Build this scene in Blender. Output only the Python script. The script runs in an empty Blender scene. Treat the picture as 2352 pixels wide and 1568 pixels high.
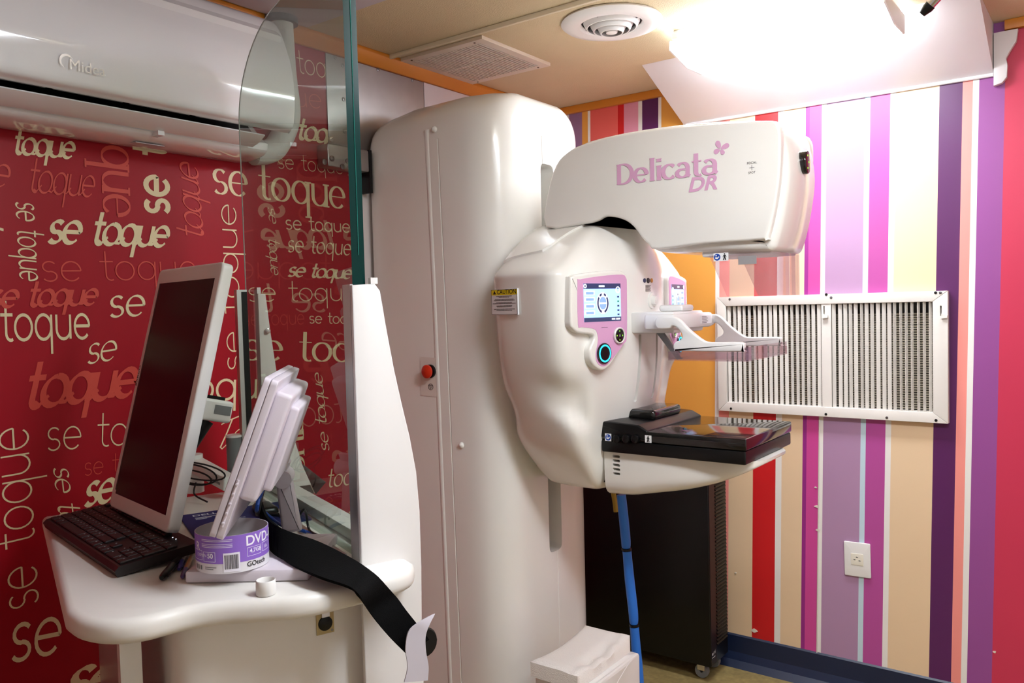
import bpy, bmesh, math, random
import numpy as np
from mathutils import Vector, Matrix
from mathutils.bvhtree import BVHTree
random.seed(7)
S = bpy.context.scene
COL = S.collection

# ------------------------------------------------------------------ camera, world, exposure
F_PX, HC = 1871.5, 1.34
YAW, PIT, ROL = (math.radians(v) for v in (36.615, -2.418, -1.483))
V = lambda *a: np.array(a, float)
FW = V(-math.sin(YAW)*math.cos(PIT), math.cos(YAW)*math.cos(PIT), math.sin(PIT))
_r = V(math.cos(YAW), math.sin(YAW), 0); _u = np.cross(_r, FW)
RT = _r*math.cos(ROL)+_u*math.sin(ROL); UP = -_r*math.sin(ROL)+_u*math.cos(ROL)
CAM = V(0, 0, HC)
cd = bpy.data.cameras.new('camera'); cam = bpy.data.objects.new('camera', cd); COL.objects.link(cam)
cd.sensor_fit = 'HORIZONTAL'; cd.sensor_width = 36.0; cd.lens = F_PX*36/2352; cd.clip_start = .02
cam.matrix_world = Matrix(((RT[0], UP[0], -FW[0], CAM[0]), (RT[1], UP[1], -FW[1], CAM[1]), (RT[2], UP[2], -FW[2], CAM[2]), (0, 0, 0, 1)))
S.camera = cam
w = bpy.data.worlds.new('world'); S.world = w; w.use_nodes = True
w.node_tree.nodes['Background'].inputs[0].default_value = (.8, .85, 1, 1)
w.node_tree.nodes['Background'].inputs[1].default_value = 0   # a closed room: no sky
S.view_settings.view_transform = 'Standard'; S.view_settings.look = 'None'
S.view_settings.gamma = 1; S.view_settings.use_curve_mapping = False
S.view_settings.exposure = 0.8
LAMP_W = 21.0        # emission of both fluorescent diffusers: the one in view, and the ceiling lamp mirrored in the air conditioner

# pixel (2352x1568 frame) -> direction; the distance comes from the plane of the thing touched
def ray(x, y): return FW+RT*(x-1176)/F_PX-UP*(y-784)/F_PX
def on(x, y, ax, val):
    d = ray(x, y); return CAM+d*((val-CAM[ax])/d[ax])
def hit(x, y, p, n):
    d = ray(x, y); n = np.array(n, float); return CAM+d*(np.dot(np.array(p)-CAM, n)/np.dot(d, n))

H = 2.15; XL = -1.885; YB = 2.863; XR = 1.0; YF = -1.3

# ------------------------------------------------------------------ materials
def lin(c):
    c = c/255
    return c/12.92 if c <= .04045 else ((c+.055)/1.055)**2.4
MATS = {}
def mat(name, rgb, rough=.5, metal=0, var=.04, vscale=8, bump=0, bscale=200, coat=0, emit=0, spec=.5):
    if name in MATS: return MATS[name]
    m = bpy.data.materials.new(name); m.use_nodes = True; nt = m.node_tree; b = nt.nodes['Principled BSDF']
    c = [lin(v) for v in rgb]
    tc = nt.nodes.new('ShaderNodeTexCoord')
    nz = nt.nodes.new('ShaderNodeTexNoise'); nz.inputs['Scale'].default_value = vscale; nz.inputs['Detail'].default_value = 4
    nt.links.new(tc.outputs['Object'], nz.inputs['Vector'])
    mx = nt.nodes.new('ShaderNodeMix'); mx.data_type = 'RGBA'
    mx.inputs[6].default_value = (*[v*(1-var) for v in c], 1); mx.inputs[7].default_value = (*[min(1, v*(1+var)) for v in c], 1)
    nt.links.new(nz.outputs['Fac'], mx.inputs[0]); nt.links.new(mx.outputs[2], b.inputs['Base Color'])
    b.inputs['Roughness'].default_value = rough; b.inputs['Metallic'].default_value = metal
    b.inputs['Coat Weight'].default_value = coat; b.inputs['Coat Roughness'].default_value = .06
    b.inputs['Specular IOR Level'].default_value = spec
    if bump:
        n2 = nt.nodes.new('ShaderNodeTexNoise'); n2.inputs['Scale'].default_value = bscale; n2.inputs['Detail'].default_value = 3
        nt.links.new(tc.outputs['Object'], n2.inputs['Vector'])
        bp = nt.nodes.new('ShaderNodeBump'); bp.inputs['Strength'].default_value = bump; bp.inputs['Distance'].default_value = .004
        nt.links.new(n2.outputs['Fac'], bp.inputs['Height']); nt.links.new(bp.outputs[0], b.inputs['Normal'])
    if emit:
        nt.links.new(mx.outputs[2], b.inputs['Emission Color']); b.inputs['Emission Strength'].default_value = emit
    MATS[name] = m; return m
def glassmat(name, rgb, rough=.0, refl=1.0, haze=0.0):
    m = bpy.data.materials.new(name); m.use_nodes = True; nt = m.node_tree
    for n in list(nt.nodes): nt.nodes.remove(n)
    out = nt.nodes.new('ShaderNodeOutputMaterial'); t = nt.nodes.new('ShaderNodeBsdfTransparent')
    t.inputs[0].default_value = (*[lin(v) for v in rgb], 1)
    g = nt.nodes.new('ShaderNodeBsdfGlossy'); g.inputs['Roughness'].default_value = rough
    fr = nt.nodes.new('ShaderNodeFresnel'); fr.inputs[0].default_value = 1.5
    # the faces of a pane are entered and left: a plain fresnel at both keeps shadows light
    geo = nt.nodes.new('ShaderNodeNewGeometry'); mm = nt.nodes.new('ShaderNodeMath'); mm.operation = 'MULTIPLY'
    inv = nt.nodes.new('ShaderNodeMath'); inv.operation = 'SUBTRACT'; inv.inputs[0].default_value = refl
    nt.links.new(geo.outputs['Backfacing'], inv.inputs[1])
    cl = nt.nodes.new('ShaderNodeMath'); cl.operation = 'MAXIMUM'; cl.inputs[1].default_value = 0
    nt.links.new(inv.outputs[0], cl.inputs[0])
    nt.links.new(fr.outputs[0], mm.inputs[0]); nt.links.new(cl.outputs[0], mm.inputs[1])
    mix = nt.nodes.new('ShaderNodeMixShader'); nt.links.new(mm.outputs[0], mix.inputs[0])
    nt.links.new(t.outputs[0], mix.inputs[1]); nt.links.new(g.outputs[0], mix.inputs[2])
    last = mix
    if haze:
        d = nt.nodes.new('ShaderNodeBsdfDiffuse'); d.inputs[0].default_value = (.8, .8, .8, 1)
        m2 = nt.nodes.new('ShaderNodeMixShader'); m2.inputs[0].default_value = haze
        nt.links.new(mix.outputs[0], m2.inputs[1]); nt.links.new(d.outputs[0], m2.inputs[2]); last = m2
    nt.links.new(last.outputs[0], out.inputs[0]); return m

M_WHITE = mat('unit white gloss plastic', (238, 235, 228), .22, var=.015, coat=.35)
M_WHITE2 = mat('satin white plastic', (236, 234, 231), .38, var=.02)
M_MATTW = mat('matt white laminate', (226, 223, 220), .45, var=.02)
M_LAV = mat('lavender white plastic', (216, 207, 216), .42, var=.02, bump=.05, bscale=900)
M_ACW = mat('air conditioner gloss white', (244, 245, 247), .09, var=.01, coat=.6)
M_BLACK = mat('black plastic', (9, 9, 10), .32, var=.1, spec=.35)
M_BLKGL = mat('black gloss carbon', (20, 18, 17), .1, var=.1, coat=.4)
M_CHROME = mat('chrome', (215, 215, 218), .15, 1)
M_STEEL = mat('galvanised steel', (172, 168, 168), .38, 1, var=.12, vscale=14)
M_ALU = mat('brushed aluminium', (200, 200, 200), .35, 1, var=.05)
M_GREYP = mat('grey plastic', (120, 122, 124), .4)
M_PINK = mat('pink panel film', (224, 168, 208), .4, var=.02)
M_PINKL = mat('pink raised lettering', (222, 170, 203), .25, coat=.3)
M_CREAM = mat('cream print', (240, 222, 180), .5)
M_CORAL = mat('coral print', (214, 72, 58), .5)
M_RED = mat('red vinyl', (166, 8, 31), .42, var=.06, vscale=2, spec=.3)
M_ORTRIM = mat('orange varnished wood', (205, 128, 40), .4, var=.12, vscale=5)
M_RUBBLK = mat('black webbing', (5, 5, 5), .9, bump=.3, bscale=600, spec=.12)
M_BLUEC = mat('blue cable', (22, 72, 160), .45)
M_BLKC = mat('black cable', (10, 10, 12), .45)
M_SCREW = mat('screw metal', (140, 140, 142), .3, 1)

# ------------------------------------------------------------------ builders
WLOC = {}
def put(o, parent=None, kind=None, label=None, cat=None, group=None):
    if label: o['label'] = label
    if cat: o['category'] = cat
    if group: o['group'] = group
    if kind: o['kind'] = kind
    return o
def link(o, parent, loc):
    COL.objects.link(o); o.location = loc; WLOC[o.name] = Vector(loc)
    if parent is not None:
        o.parent = parent; o.matrix_parent_inverse = Matrix.Translation(-WLOC[parent.name])
def thing(name, label, cat, loc, group=None):
    o = bpy.data.objects.new(name, None); o.empty_display_size = .05; link(o, None, tuple(loc)); return put(o, label=label, cat=cat, group=group)
def mk(name, verts, faces, mats, parent=None, smooth=False, midx=None, label=None, cat=None, kind=None, group=None, sharp=40):
    verts = np.array(verts, float)
    lo, hi = verts.min(0), verts.max(0); c = (lo+hi)/2; c[2] = lo[2]
    me = bpy.data.meshes.new(name)
    me.from_pydata([tuple(v) for v in (verts-c)], [], [tuple(int(i) for i in f) for f in faces])
    for m in (mats if isinstance(mats, (list, tuple)) else [mats]): me.materials.append(m)
    if midx is not None:
        for p, i in zip(me.polygons, midx): p.material_index = i
    bm = bmesh.new(); bm.from_mesh(me); bmesh.ops.recalc_face_normals(bm, faces=bm.faces); bm.to_mesh(me); bm.free()
    if smooth:
        for p in me.polygons: p.use_smooth = len(p.vertices) <= 4
        if sharp: me.set_sharp_from_angle(angle=math.radians(sharp))
    o = bpy.data.objects.new(name, me); link(o, parent, tuple(c)); return put(o, label=label, cat=cat, kind=kind, group=group)
class MB:
    def __init__(s): s.v = []; s.f = []; s.m = []
    def add(s, vf, mi=0):
        v, f = vf; k = len(s.v); s.v += [tuple(p) for p in v]; s.f += [tuple(i+k for i in q) for q in f]; s.m += [mi]*len(f); return s
    def build(s, name, mats, parent=None, **k): return mk(name, s.v, s.f, mats, parent, midx=s.m, **k)
def boxv(lo, hi, T=None):
    x0, y0, z0 = lo; x1, y1, z1 = hi
    v = [(x0,y0,z0),(x1,y0,z0),(x1,y1,z0),(x0,y1,z0),(x0,y0,z1),(x1,y0,z1),(x1,y1,z1),(x0,y1,z1)]
    if T: v = [T(*p) for p in v]
    return v, [(0,3,2,1),(4,5,6,7),(0,1,5,4),(1,2,6,5),(2,3,7,6),(3,0,4,7)]
def box(name, lo, hi, m, parent=None, T=None, bev=0, **k):
    if bev:
        x0, y0, z0 = lo; x1, y1, z1 = hi
        pr = rc([(x0,y0),(x1,y0),(x1,y1),(x0,y1)], bev, 3)
        v, f = rext(pr, z0, z1, min(bev, (z1-z0)*.45), (T or (lambda a, b, c: (a, b, c))), 2)
        return mk(name, v, f, m, parent, smooth=True, **k)
    v, f = boxv(lo, hi, T); return mk(name, v, f, m, parent, **k)
def area2(p): return .5*sum(p[i][0]*p[(i+1)%len(p)][1]-p[(i+1)%len(p)][0]*p[i][1] for i in range(len(p)))
def rc(poly, r, seg=4):
    out = []; n = len(poly)
    for i in range(n):
        p = np.array(poly[i], float); a = np.array(poly[i-1], float)-p; b = np.array(poly[(i+1) % n], float)-p
        rr = r[i] if isinstance(r, (list, tuple)) else r
        la, lb = np.linalg.norm(a), np.linalg.norm(b)
        if rr <= 0 or la < 1e-9 or lb < 1e-9: out.append(tuple(p)); continue
        a /= la; b /= lb; ang = math.acos(max(-1, min(1, a@b)))
        if ang > 3.1: out.append(tuple(p)); continue
        d = min(rr/math.tan(ang/2), la*.49, lb*.49)
        p0, p1 = p+a*d, p+b*d
        for k in range(seg+1):
            t = k/seg; q = (1-t)**2*p0+2*t*(1-t)*p+t*t*p1; out.append(tuple(q))
    return out
def inset(poly, d):
    n = len(poly); s = 1 if area2(poly) > 0 else -1; out = []
    for i in range(n):
        p = np.array(poly[i]); a = p-np.array(poly[i-1]); b = np.array(poly[(i+1) % n])-p
        a = a/(np.linalg.norm(a)+1e-12); b = b/(np.linalg.norm(b)+1e-12)
        na = V(-a[1], a[0])*s; nb = V(-b[1], b[0])*s; m = na+nb; l = np.linalg.norm(m)
        if l < 1e-6: out.append(tuple(p+na*d)); continue
        m /= l; out.append(tuple(p+m*d/max(.6, m@na)))
    return out
def rext(poly, d0, d1, r, M, seg=3):
    """closed 2-D outline extruded from d0 to d1 with edges rounded by r; M(u, v, d) -> xyz"""
    rings = []; r = min(r, abs(d1-d0)*.5)
    sg = 1 if d1 > d0 else -1
    if r > 0:
        for k in range(seg+1):
            a = math.pi/2*k/seg; rings.append((r*(1-math.sin(a)), d0+sg*r*(1-math.cos(a))))
        for k in range(seg, -1, -1):
            a = math.pi/2*k/seg; rings.append((r*(1-math.sin(a)), d1-sg*r*(1-math.cos(a))))
    else: rings = [(0, d0), (0, d1)]
    v = []; f = []; n = len(poly)
    for i, (ins, d) in enumerate(rings):
        for (a, b) in (inset(poly, ins) if ins > 1e-9 else poly): v.append(tuple(M(a, b, d)))
        if i:
            k = (i-1)*n
            for j in range(n): f.append((k+j, k+(j+1) % n, k+n+(j+1) % n, k+n+j))
    f.append(tuple(range(n))[::-1]); k = (len(rings)-1)*n; f.append(tuple(range(k, k+n)))
    return v, f
def cat(pts, n=8, closed=False):
    P = [np.array(p, float) for p in pts]; out = []; m = len(P)
    for i in range(m if closed else m-1):
        p0, p1, p2, p3 = (P[(i-1) % m], P[i], P[(i+1) % m], P[(i+2) % m]) if closed else (P[max(i-1, 0)], P[i], P[i+1], P[min(i+2, m-1)])
        for k in range(n):
            t = k/n; out.append(.5*((2*p1)+(-p0+p2)*t+(2*p0-5*p1+4*p2-p3)*t*t+(-p0+3*p1-3*p2+p3)*t**3))
    if not closed: out.append(P[-1])
    return out
def tubev(pts, r, seg=8, cap=True):
    P = [np.array(p, float) for p in pts]; v = []; f = []; up = None
    for i, p in enumerate(P):
        t = P[min(i+1, len(P)-1)]-P[max(i-1, 0)]; t /= (np.linalg.norm(t)+1e-12)
        if up is None: up = np.cross(t, V(0, 0, 1) if abs(t[2]) < .9 else V(1, 0, 0))
        up = up-t*(up@t); up /= (np.linalg.norm(up)+1e-12); s = np.cross(t, up)
        rr = r[i] if isinstance(r, (list, tuple, np.ndarray)) else r
        for k in range(seg):
            a = 2*math.pi*k/seg; v.append(p+(up*math.cos(a)+s*math.sin(a))*rr)
        if i:
            b = (i-1)*seg
            for k in range(seg): f.append((b+k, b+(k+1) % seg, b+seg+(k+1) % seg, b+seg+k))
    if cap: f.append(tuple(range(seg))[::-1]); b = (len(P)-1)*seg; f.append(tuple(range(b, b+seg)))
    return v, f
def tube(name, pts, r, m, parent=None, seg=8, **k):
    v, f = tubev(pts, r, seg); return mk(name, v, f, m, parent, smooth=True, **k)
def frame(o, u, v, n):
    o, u, v, n = (np.array(q, float) for q in (o, u, v, n))
    return lambda a, b, c=0: o+u*a+v*b+n*c
def ngon2(n, r, cx=0, cy=0, ry=None): return [(cx+r*math.cos(2*math.pi*i/n), cy+(ry or r)*math.sin(2*math.pi*i/n)) for i in range(n)]
def disc(name, M, r, d0, d1, m, parent=None, seg=24, bev=.001, **k):
    v, f = rext(ngon2(seg, r), d0, d1, bev, M, 2); return mk(name, v, f, m, parent, smooth=True, **k)
def ringv(M, r0, r1, d0, d1, seg=32):
    v = []; f = []
    for i in range(seg):
        a = 2*math.pi*i/seg; c, s = math.cos(a), math.sin(a)
        v += [M(r0*c, r0*s, d0), M(r1*c, r1*s, d0), M(r1*c, r1*s, d1), M(r0*c, r0*s, d1)]
        j = 4*i; q = 4*((i+1) % seg)
        f += [(j, q, q+1, j+1), (j+1, q+1, q+2, j+2), (j+2, q+2, q+3, j+3), (j+3, q+3, q, j)]
    return v, f
def plate(name, pts2, M, d0, d1, m, parent=None, r=0, **k):
    v, f = rext(pts2, d0, d1, r, M, 3); return mk(name, v, f, m, parent, smooth=r > 0, **k)
def text(name, body, size, M, m, parent=None, d=.0006, shear=0, align='LEFT', sx=1.0, bold=0, **k):
    cu = bpy.data.curves.new('t', 'FONT'); cu.body = body; cu.size = size; cu.shear = shear; cu.align_x = align
    cu.extrude = .0; cu.offset = bold; cu.resolution_u = 4
    o = bpy.data.objects.new('t', cu); COL.objects.link(o)
    dg = bpy.context.evaluated_depsgraph_get(); me = bpy.data.meshes.new_from_object(o.evaluated_get(dg))
    v = [M(p.co.x*sx, p.co.y, d) for p in me.vertices]; f = [tuple(p.vertices) for p in me.polygons]
    bpy.data.objects.remove(o); bpy.data.curves.remove(cu); bpy.data.meshes.remove(me)
    return mk(name, v, f, m, parent, **k)

def carve(o, cutters, m=None, sharp=35):
    for v, f in cutters:
        c = mk('cutter', v, f, [m or o.data.materials[0]]); b = o.modifiers.new('cut', 'BOOLEAN'); b.object = c; b.operation = 'DIFFERENCE'; b.solver = 'EXACT'; b.material_mode = 'TRANSFER'
        dg = bpy.context.evaluated_depsgraph_get(); nm = bpy.data.meshes.new_from_object(o.evaluated_get(dg)); o.modifiers.clear(); o.data = nm
        bpy.data.objects.remove(c)
    o.data.set_sharp_from_angle(angle=math.radians(sharp))

# skeleton letters: x-height 1; each glyph = (advance, strokes)
def arc(cx, cy, rx, ry, a0, a1, n=14): return [(cx+rx*math.cos(math.radians(a0+(a1-a0)*i/n)), cy+ry*math.sin(math.radians(a0+(a1-a0)*i/n))) for i in range(n+1)]
GL = {
 'o': (1.16, [arc(.5,.5,.48,.5,90,450,22)]),
 'e': (1.1, [[(.04,.52),(.95,.52)]+arc(.5,.5,.46,.5,4,318,20)]),
 's': (.88, [arc(.38,.74,.3,.26,35,265,10)+arc(.38,.25,.32,.25,85,-150,12)]),
 't': (.78, [[(.3,1.55),(.3,.3)]+arc(.55,.27,.25,.27,180,300,7), [(.0,1.0),(.68,1.0)]]),
 'q': (1.2, [arc(.5,.5,.46,.5,20,380,22), [(.97,1.0),(.97,-.6)]]),
 'u': (1.16, [[(.08,1.0),(.08,.4)]+arc(.5,.4,.42,.4,180,360,10)+[(.92,.4)], [(.92,1.0),(.92,0)]]),
 'c': (1.0, [arc(.5,.5,.46,.5,42,318,20)]),
 'l': (.5, [[(.25,1.6),(.25,0)]]),
 'i': (.5, [[(.25,1.0),(.25,0)], [(.25,1.34),(.25,1.5)]]),
 'a': (1.1, [arc(.45,.68,.36,.32,150,0,8)+[(.82,.68),(.82,.15),(.98,.02)], arc(.44,.28,.38,.28,60,370,18)]),
 'D': (1.4, [[(.2,0),(.2,1.45)], [(.2,1.45)]+arc(.5,.725,.72,.725,90,-90,16)+[(.2,0)]]),
 'T': (1.0, [[(-.15,1.35),(.4,1.55),(1.15,1.75)], [(.55,1.6),(.42,.9),(.2,.1),(.35,0),(.6,.2)]]),
 ' ': (.8, []),
}
def strokes(word, wmin, wmax, nib, slant=0, serif=0, join=False, track=0):
    quads = []; x = 0; lay = [0]
    def line(P, closed=False):
        n = len(P); L = []
        for i in range(n):
            a = P[max(i-1, 0)]; b = P[min(i+1, n-1)]
            tx, ty = b[0]-a[0], b[1]-a[1]; l = math.hypot(tx, ty) or 1; tx /= l; ty /= l
            wd = wmin+(wmax-wmin)*abs(math.sin(math.atan2(ty, tx)-nib)); L.append(((P[i][0]-ty*wd/2, P[i][1]+tx*wd/2), (P[i][0]+ty*wd/2, P[i][1]-tx*wd/2)))
        for i in range(n-1): quads.append((L[i][0], L[i+1][0], L[i+1][1], L[i][1], lay[0]+i*.02))
    for ch in word:
        adv, st = GL[ch]
        for P in st: lay[0] += 1; line([(x+p[0], p[1]) for p in P])
        if serif:
            for P in st:
                for e in (P[0], P[-1]):
                    if ch in 'tqulDi' and abs(P[0][0]-P[-1][0]) < .02 and len(P) == 2: quads.append(((x+e[0]-serif, e[1]-.035), (x+e[0]+serif, e[1]-.035), (x+e[0]+serif, e[1]+.035), (x+e[0]-serif, e[1]+.035), lay[0]+.8))
        if join and ch in 'toqu': lay[0] += 1; line([(x+adv-.35, .12), (x+adv-.12, .06), (x+adv+.18, .35)])
        x += adv+track
    return [[(p[0]+slant*p[1], p[1]) for p in q[:4]]+[q[4]] for q in quads], x-track
STY = {'thin': dict(wmin=.07, wmax=.07, nib=0), 'sans': dict(wmin=.13, wmax=.13, nib=0), 'bold': dict(wmin=.24, wmax=.24, nib=0, track=.06),
       'serif': dict(wmin=.05, wmax=.2, nib=0, serif=.2), 'brush': dict(wmin=.1, wmax=.27, nib=.6, slant=.35, join=True, track=-.1),
       'script': dict(wmin=.05, wmax=.13, nib=.6, slant=.35, join=True, track=-.08), 'ital': dict(wmin=.06, wmax=.16, nib=.5, slant=.15)}
def word(name, body, style, A, B, xh, n, m, parent, d=.0008, **k):
    """letters from A to B (world points on the surface), x-height xh, surface normal n"""
    A = np.array(A); B = np.array(B); n = np.array(n, float); L = np.linalg.norm(B-A); u = (B-A)/L; v = np.cross(n, u)
    q, wd = strokes(body, **STY[style]); sx = L/wd; vv = []; f = []
    for Q in q:
        k0 = len(vv)
        for (a, b) in Q[:4]: vv.append(A+u*a*sx+v*b*xh+n*(d+Q[4]*.00006))
        f.append((k0, k0+1, k0+2, k0+3))
    return mk(name, vv, f, m, parent, **k)

# ------------------------------------------------------------------ room shell
def quad_wall(name, lo, hi, m, **k): return box(name, lo, hi, m, kind='structure', **k)
M_FLOOR = mat('speckled vinyl floor', (150, 132, 84), .45, var=.55, vscale=55)
M_CEIL = mat('textured beige ceiling', (222, 203, 166), .75, var=.04, bump=.5, bscale=260)
quad_wall('floor', (XL-.1, YF-.1, -.1), (XR+.1, YB+.1, 0), M_FLOOR, label='speckled olive vinyl floor under the black cabinet')
ceil_ = quad_wall('ceiling', (XL-.1, YF-.1, H), (XR+.1, YB+.1, H+.35), M_CEIL, label='beige textured ceiling with vents and lamp')
wl = quad_wall('wall_left', (XL-.1, YF-.1, 0), (XL, YB+.1, H), M_RED, label='red vinyl wall printed with handwritten words')
quad_wall('wall_right', (XR, YF-.1, 0), (XR+.1, YB+.1, H), mat('plain white wall', (226, 222, 214), .6), label='plain white wall')
quad_wall('wall_front', (XL, YF-.1, 0), (XR, YF, H), mat('plain pale wall', (222, 210, 200), .6), label='plain pale wall')
# striped wall: one face strip for each printed stripe
SC = dict(orange=(232,164,72), white=(238,234,228), mauvegrey=(150,112,150), salmon=(232,100,92), red=(208,24,30), pink=(226,150,172), plum=(88,30,88),
          salmon2=(246,150,140), beige=(234,204,166), purple=(152,40,132), magenta=(208,72,150), mauve=(176,138,172), ice=(196,218,228), orchid=(182,78,152), violet=(150,76,146), rose=(204,52,84))
def xw(px, py, z=None):
    p = on(px, py, 1, YB); return p[0], p[2]
_a = on(1883, 242, 1, YB); _b = on(1874, 1504, 1, YB); _c = on(2311, 76, 1, YB); _d = on(2272, 1568, 1, YB)
LEAN = .5*((_a[0]-_b[0])/(_a[2]-_b[2])+(_c[0]-_d[0])/(_c[2]-_d[2]))
ST = [(1200,290,'orange'),(1301,290,'white'),(1307,290,'mauvegrey'),(1337,290,'orange'),(1350,290,'white'),(1356,290,'salmon'),(1419,290,'red'),(1433,290,'pink'),(1466,290,'white'),(1475,290,'plum'),(1512,290,'white'),(1519,290,'orange'),
      (1643,700,'white'),(1651,975,'salmon2'),(1674,975,'beige'),(1730,975,'red'),(1782,975,'white'),(1796,975,'beige'),(1844,975,'purple'),(1853,975,'magenta'),(1882,975,'white'),(1891,975,'mauve'),(1977,975,'ice'),(1989,975,'orchid'),(2034,975,'white'),(2047,975,'beige'),(2144,975,'plum'),(2196,975,'salmon2'),(2219,975,'white'),(2233,975,'violet'),(2289,1060,'rose')]
mats = []; idx = {}
for k, c in SC.items(): idx[k] = len(mats); mats.append(mat('stripe '+k, c, .42, var=.03, vscale=3, bump=.06, bscale=9))
vs = []; fs = []; mi = []
xs0 = []; xs1 = []
for px, py, c in ST:
    x, z = xw(px, py); xs0.append(x-LEAN*z); xs1.append(x+LEAN*(H-z))
xs0[0] = xs1[0] = XL-.1
xs0.append(XR+.1); xs1.append(XR+.1)
NZ = 8
for i in range(len(ST)):
    for j in range(NZ):
        t0, t1 = j/NZ, (j+1)/NZ; k = len(vs); g = lambda s, t: xs0[s]+(xs1[s]-xs0[s])*t
        vs += [(g(i,t0), YB, H*t0), (g(i+1,t0), YB, H*t0), (g(i+1,t1), YB, H*t1), (g(i,t1), YB, H*t1)]; fs.append((k, k+1, k+2, k+3)); mi.append(idx[ST[i][2]])
HX0, HX1, HZ0, HZ1 = -1.139, -.464, .974, 1.323      # opening behind the grille
def clip(P_, ax, val, keep):
    out = []
    for i in range(len(P_)):
        a, b = P_[i], P_[(i+1) % len(P_)]; da, db = (a[ax]-val)*keep, (b[ax]-val)*keep
        if da >= 0: out.append(a)
        if da*db < 0: q = da/(da-db); out.append(tuple(a[k]+(b[k]-a[k])*q for k in range(3)))
    return out
ov, of_, om = [], [], []
for q, m_ in zip(fs, mi):
    P_ = [vs[i] for i in q]
    inner = clip(clip(P_, 2, HZ0, 1), 2, HZ1, -1) if True else P_
    for part in (clip(P_, 2, HZ0, -1), clip(P_, 2, HZ1, 1), clip(inner, 0, HX0, -1) if inner else [], clip(inner, 0, HX1, 1) if inner else []):
        if len(part) >= 3: k = len(ov); ov += part; of_.append(tuple(range(k, k+len(part)))); om.append(m_)
vs, fs, mi = ov, of_, om
for lo_, hi_ in (((XL-.1, 0), (XR+.1, HZ0)), ((XL-.1, HZ1), (XR+.1, H)), ((XL-.1, HZ0), (HX0, HZ1)), ((HX1, HZ0), (XR+.1, HZ1))):
    k = len(vs); bv, bf = boxv((lo_[0], YB+.0005, lo_[1]), (hi_[0], YB+.15, hi_[1])); vs += bv; fs += [tuple(i+k for i in f) for f in bf]; mi += [idx['white']]*6
wb = mk('wall_back', vs, fs, mats, midx=mi, kind='structure', label='wall papered in vertical orange, purple and pink stripes')
# paper seam beside the magenta stripe, with torn chips
sx0 = xs0[ [s[2] for s in ST].index('magenta')+1 ]; sx1 = xs1[[s[2] for s in ST].index('magenta')+1]
tube('paper_seam', [(sx0+(sx1-sx0)*t, YB-.001, H*t) for t in (.05, .3, .6, .93)], .0022, mat('torn paper edge', (214, 206, 196), .8), wb, 6)
for (px, py, w_) in [(1873, 1119, .012), (1876, 1163, .016), (1879, 1216, .018), (1733, 1448, .022), (1690, 1315, .008), (2284, 1497, .012)]:
    p = on(px, py, 1, YB-.001); pts = [(random.uniform(.3, .65)*w_*math.cos(a), random.uniform(.15, .4)*w_*math.sin(a)) for a in np.linspace(0, 6.28, 8)[:-1]]
    plate('paper_chip', pts, frame(p, (1,0,0), (0,0,1), (0,-1,0)), -.001, .0015, mat('torn paper white', (226, 216, 200), .8), wb)
# skirting
pr_ = [(0,0),(.045,0),(.02,.02),(.008,.045),(.006,.105),(0,.11)]
v, f = rext(pr_, XL+.02, XR-.02, 0, lambda a, b, d: (d, YB-a, b)); mk('baseboard_back', v, f, mat('navy vinyl skirting', (20, 33, 62), .4, var=.08), kind='structure', label='navy blue coved vinyl skirting under the striped wall')
# orange wooden cornice
v, f = rext(rc([(0,0),(.03,0),(.03,.012),(.012,.045),(0,.045)], .004, 2), YF+.02, YB-.002, 0, lambda a, b, d: (XL+a, d, H-b)); mk('trim_1', v, f, M_ORTRIM, kind='structure', smooth=True, label='orange wooden cornice along the red wall')
v, f = rext(rc([(0,0),(.02,0),(.02,.03),(0,.03)], .004, 2), XL+.03, -1.31, 0, lambda a, b, d: (d, YB-a, H-b)); mk('trim_2', v, f, M_ORTRIM, kind='structure', smooth=True, label='orange wooden cornice over the striped wall beside the machine')
v, f = rext(rc([(0,0),(.02,0),(.02,.03),(0,.03)], .004, 2), -.27, XR, 0, lambda a, b, d: (d, YB-a, H-b)); mk('trim_5', v, f, M_ORTRIM, kind='structure', smooth=True, label='orange wooden cornice beyond the sloped soffit')
# sloped white soffit between ceiling and striped wall
M_SOF = mat('white painted soffit', (226, 220, 220), .5, var=.02)
v, f = rext([(2.53, H-.0005), (YB-.001, 2.0), (YB-.001, H-.0005)], -1.30, -.30, 0, lambda a, b, d: (d, a, b)); sof = mk('trim_3', v, f, M_SOF, kind='structure', label='sloped white soffit board between ceiling and striped wall')
tube('bead', [(-1.29, YB-.006, 2.0), (-.30, YB-.006, 1.998)], .006, M_SOF, sof, 8)
v, f = rext(rc([(0,0),(.024,0),(.018,.01),(.006,.014),(0,.014)], .003, 2), XL+.03, XR-.02, 0, lambda a, b, d: (d, 1.885+a, H-b)); mk('trim_4', v, f, mat('cream cover batten', (228, 214, 186), .5), kind='structure', smooth=True, label='cream cover batten crossing the ceiling')
# lilac ceiling panel over the operator's side
box('ceiling_panel', (XL+.04, -.6, H-.004), (-.9, 1.55, H-.0002), mat('lilac white ceiling panel', (214, 204, 212), .5), label='lilac white ceiling panel over the air conditioner', cat='panel')
# corbel at the soffit's right end
cp = [(0,0),(.0,.155),(.022,.15),(.034,.135),(.036,.1),(.032,.08),(.042,.06),(.058,.035),(.062,.0)]
v, f = rext(cp, 0, .022, .002, lambda a, b, d: (-.298+a, YB-.003-d, H-.034-b), 2); mk('corbel_bracket', v, f, M_SOF, smooth=True, label='small white scroll corbel at the end of the soffit', cat='bracket')
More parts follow.
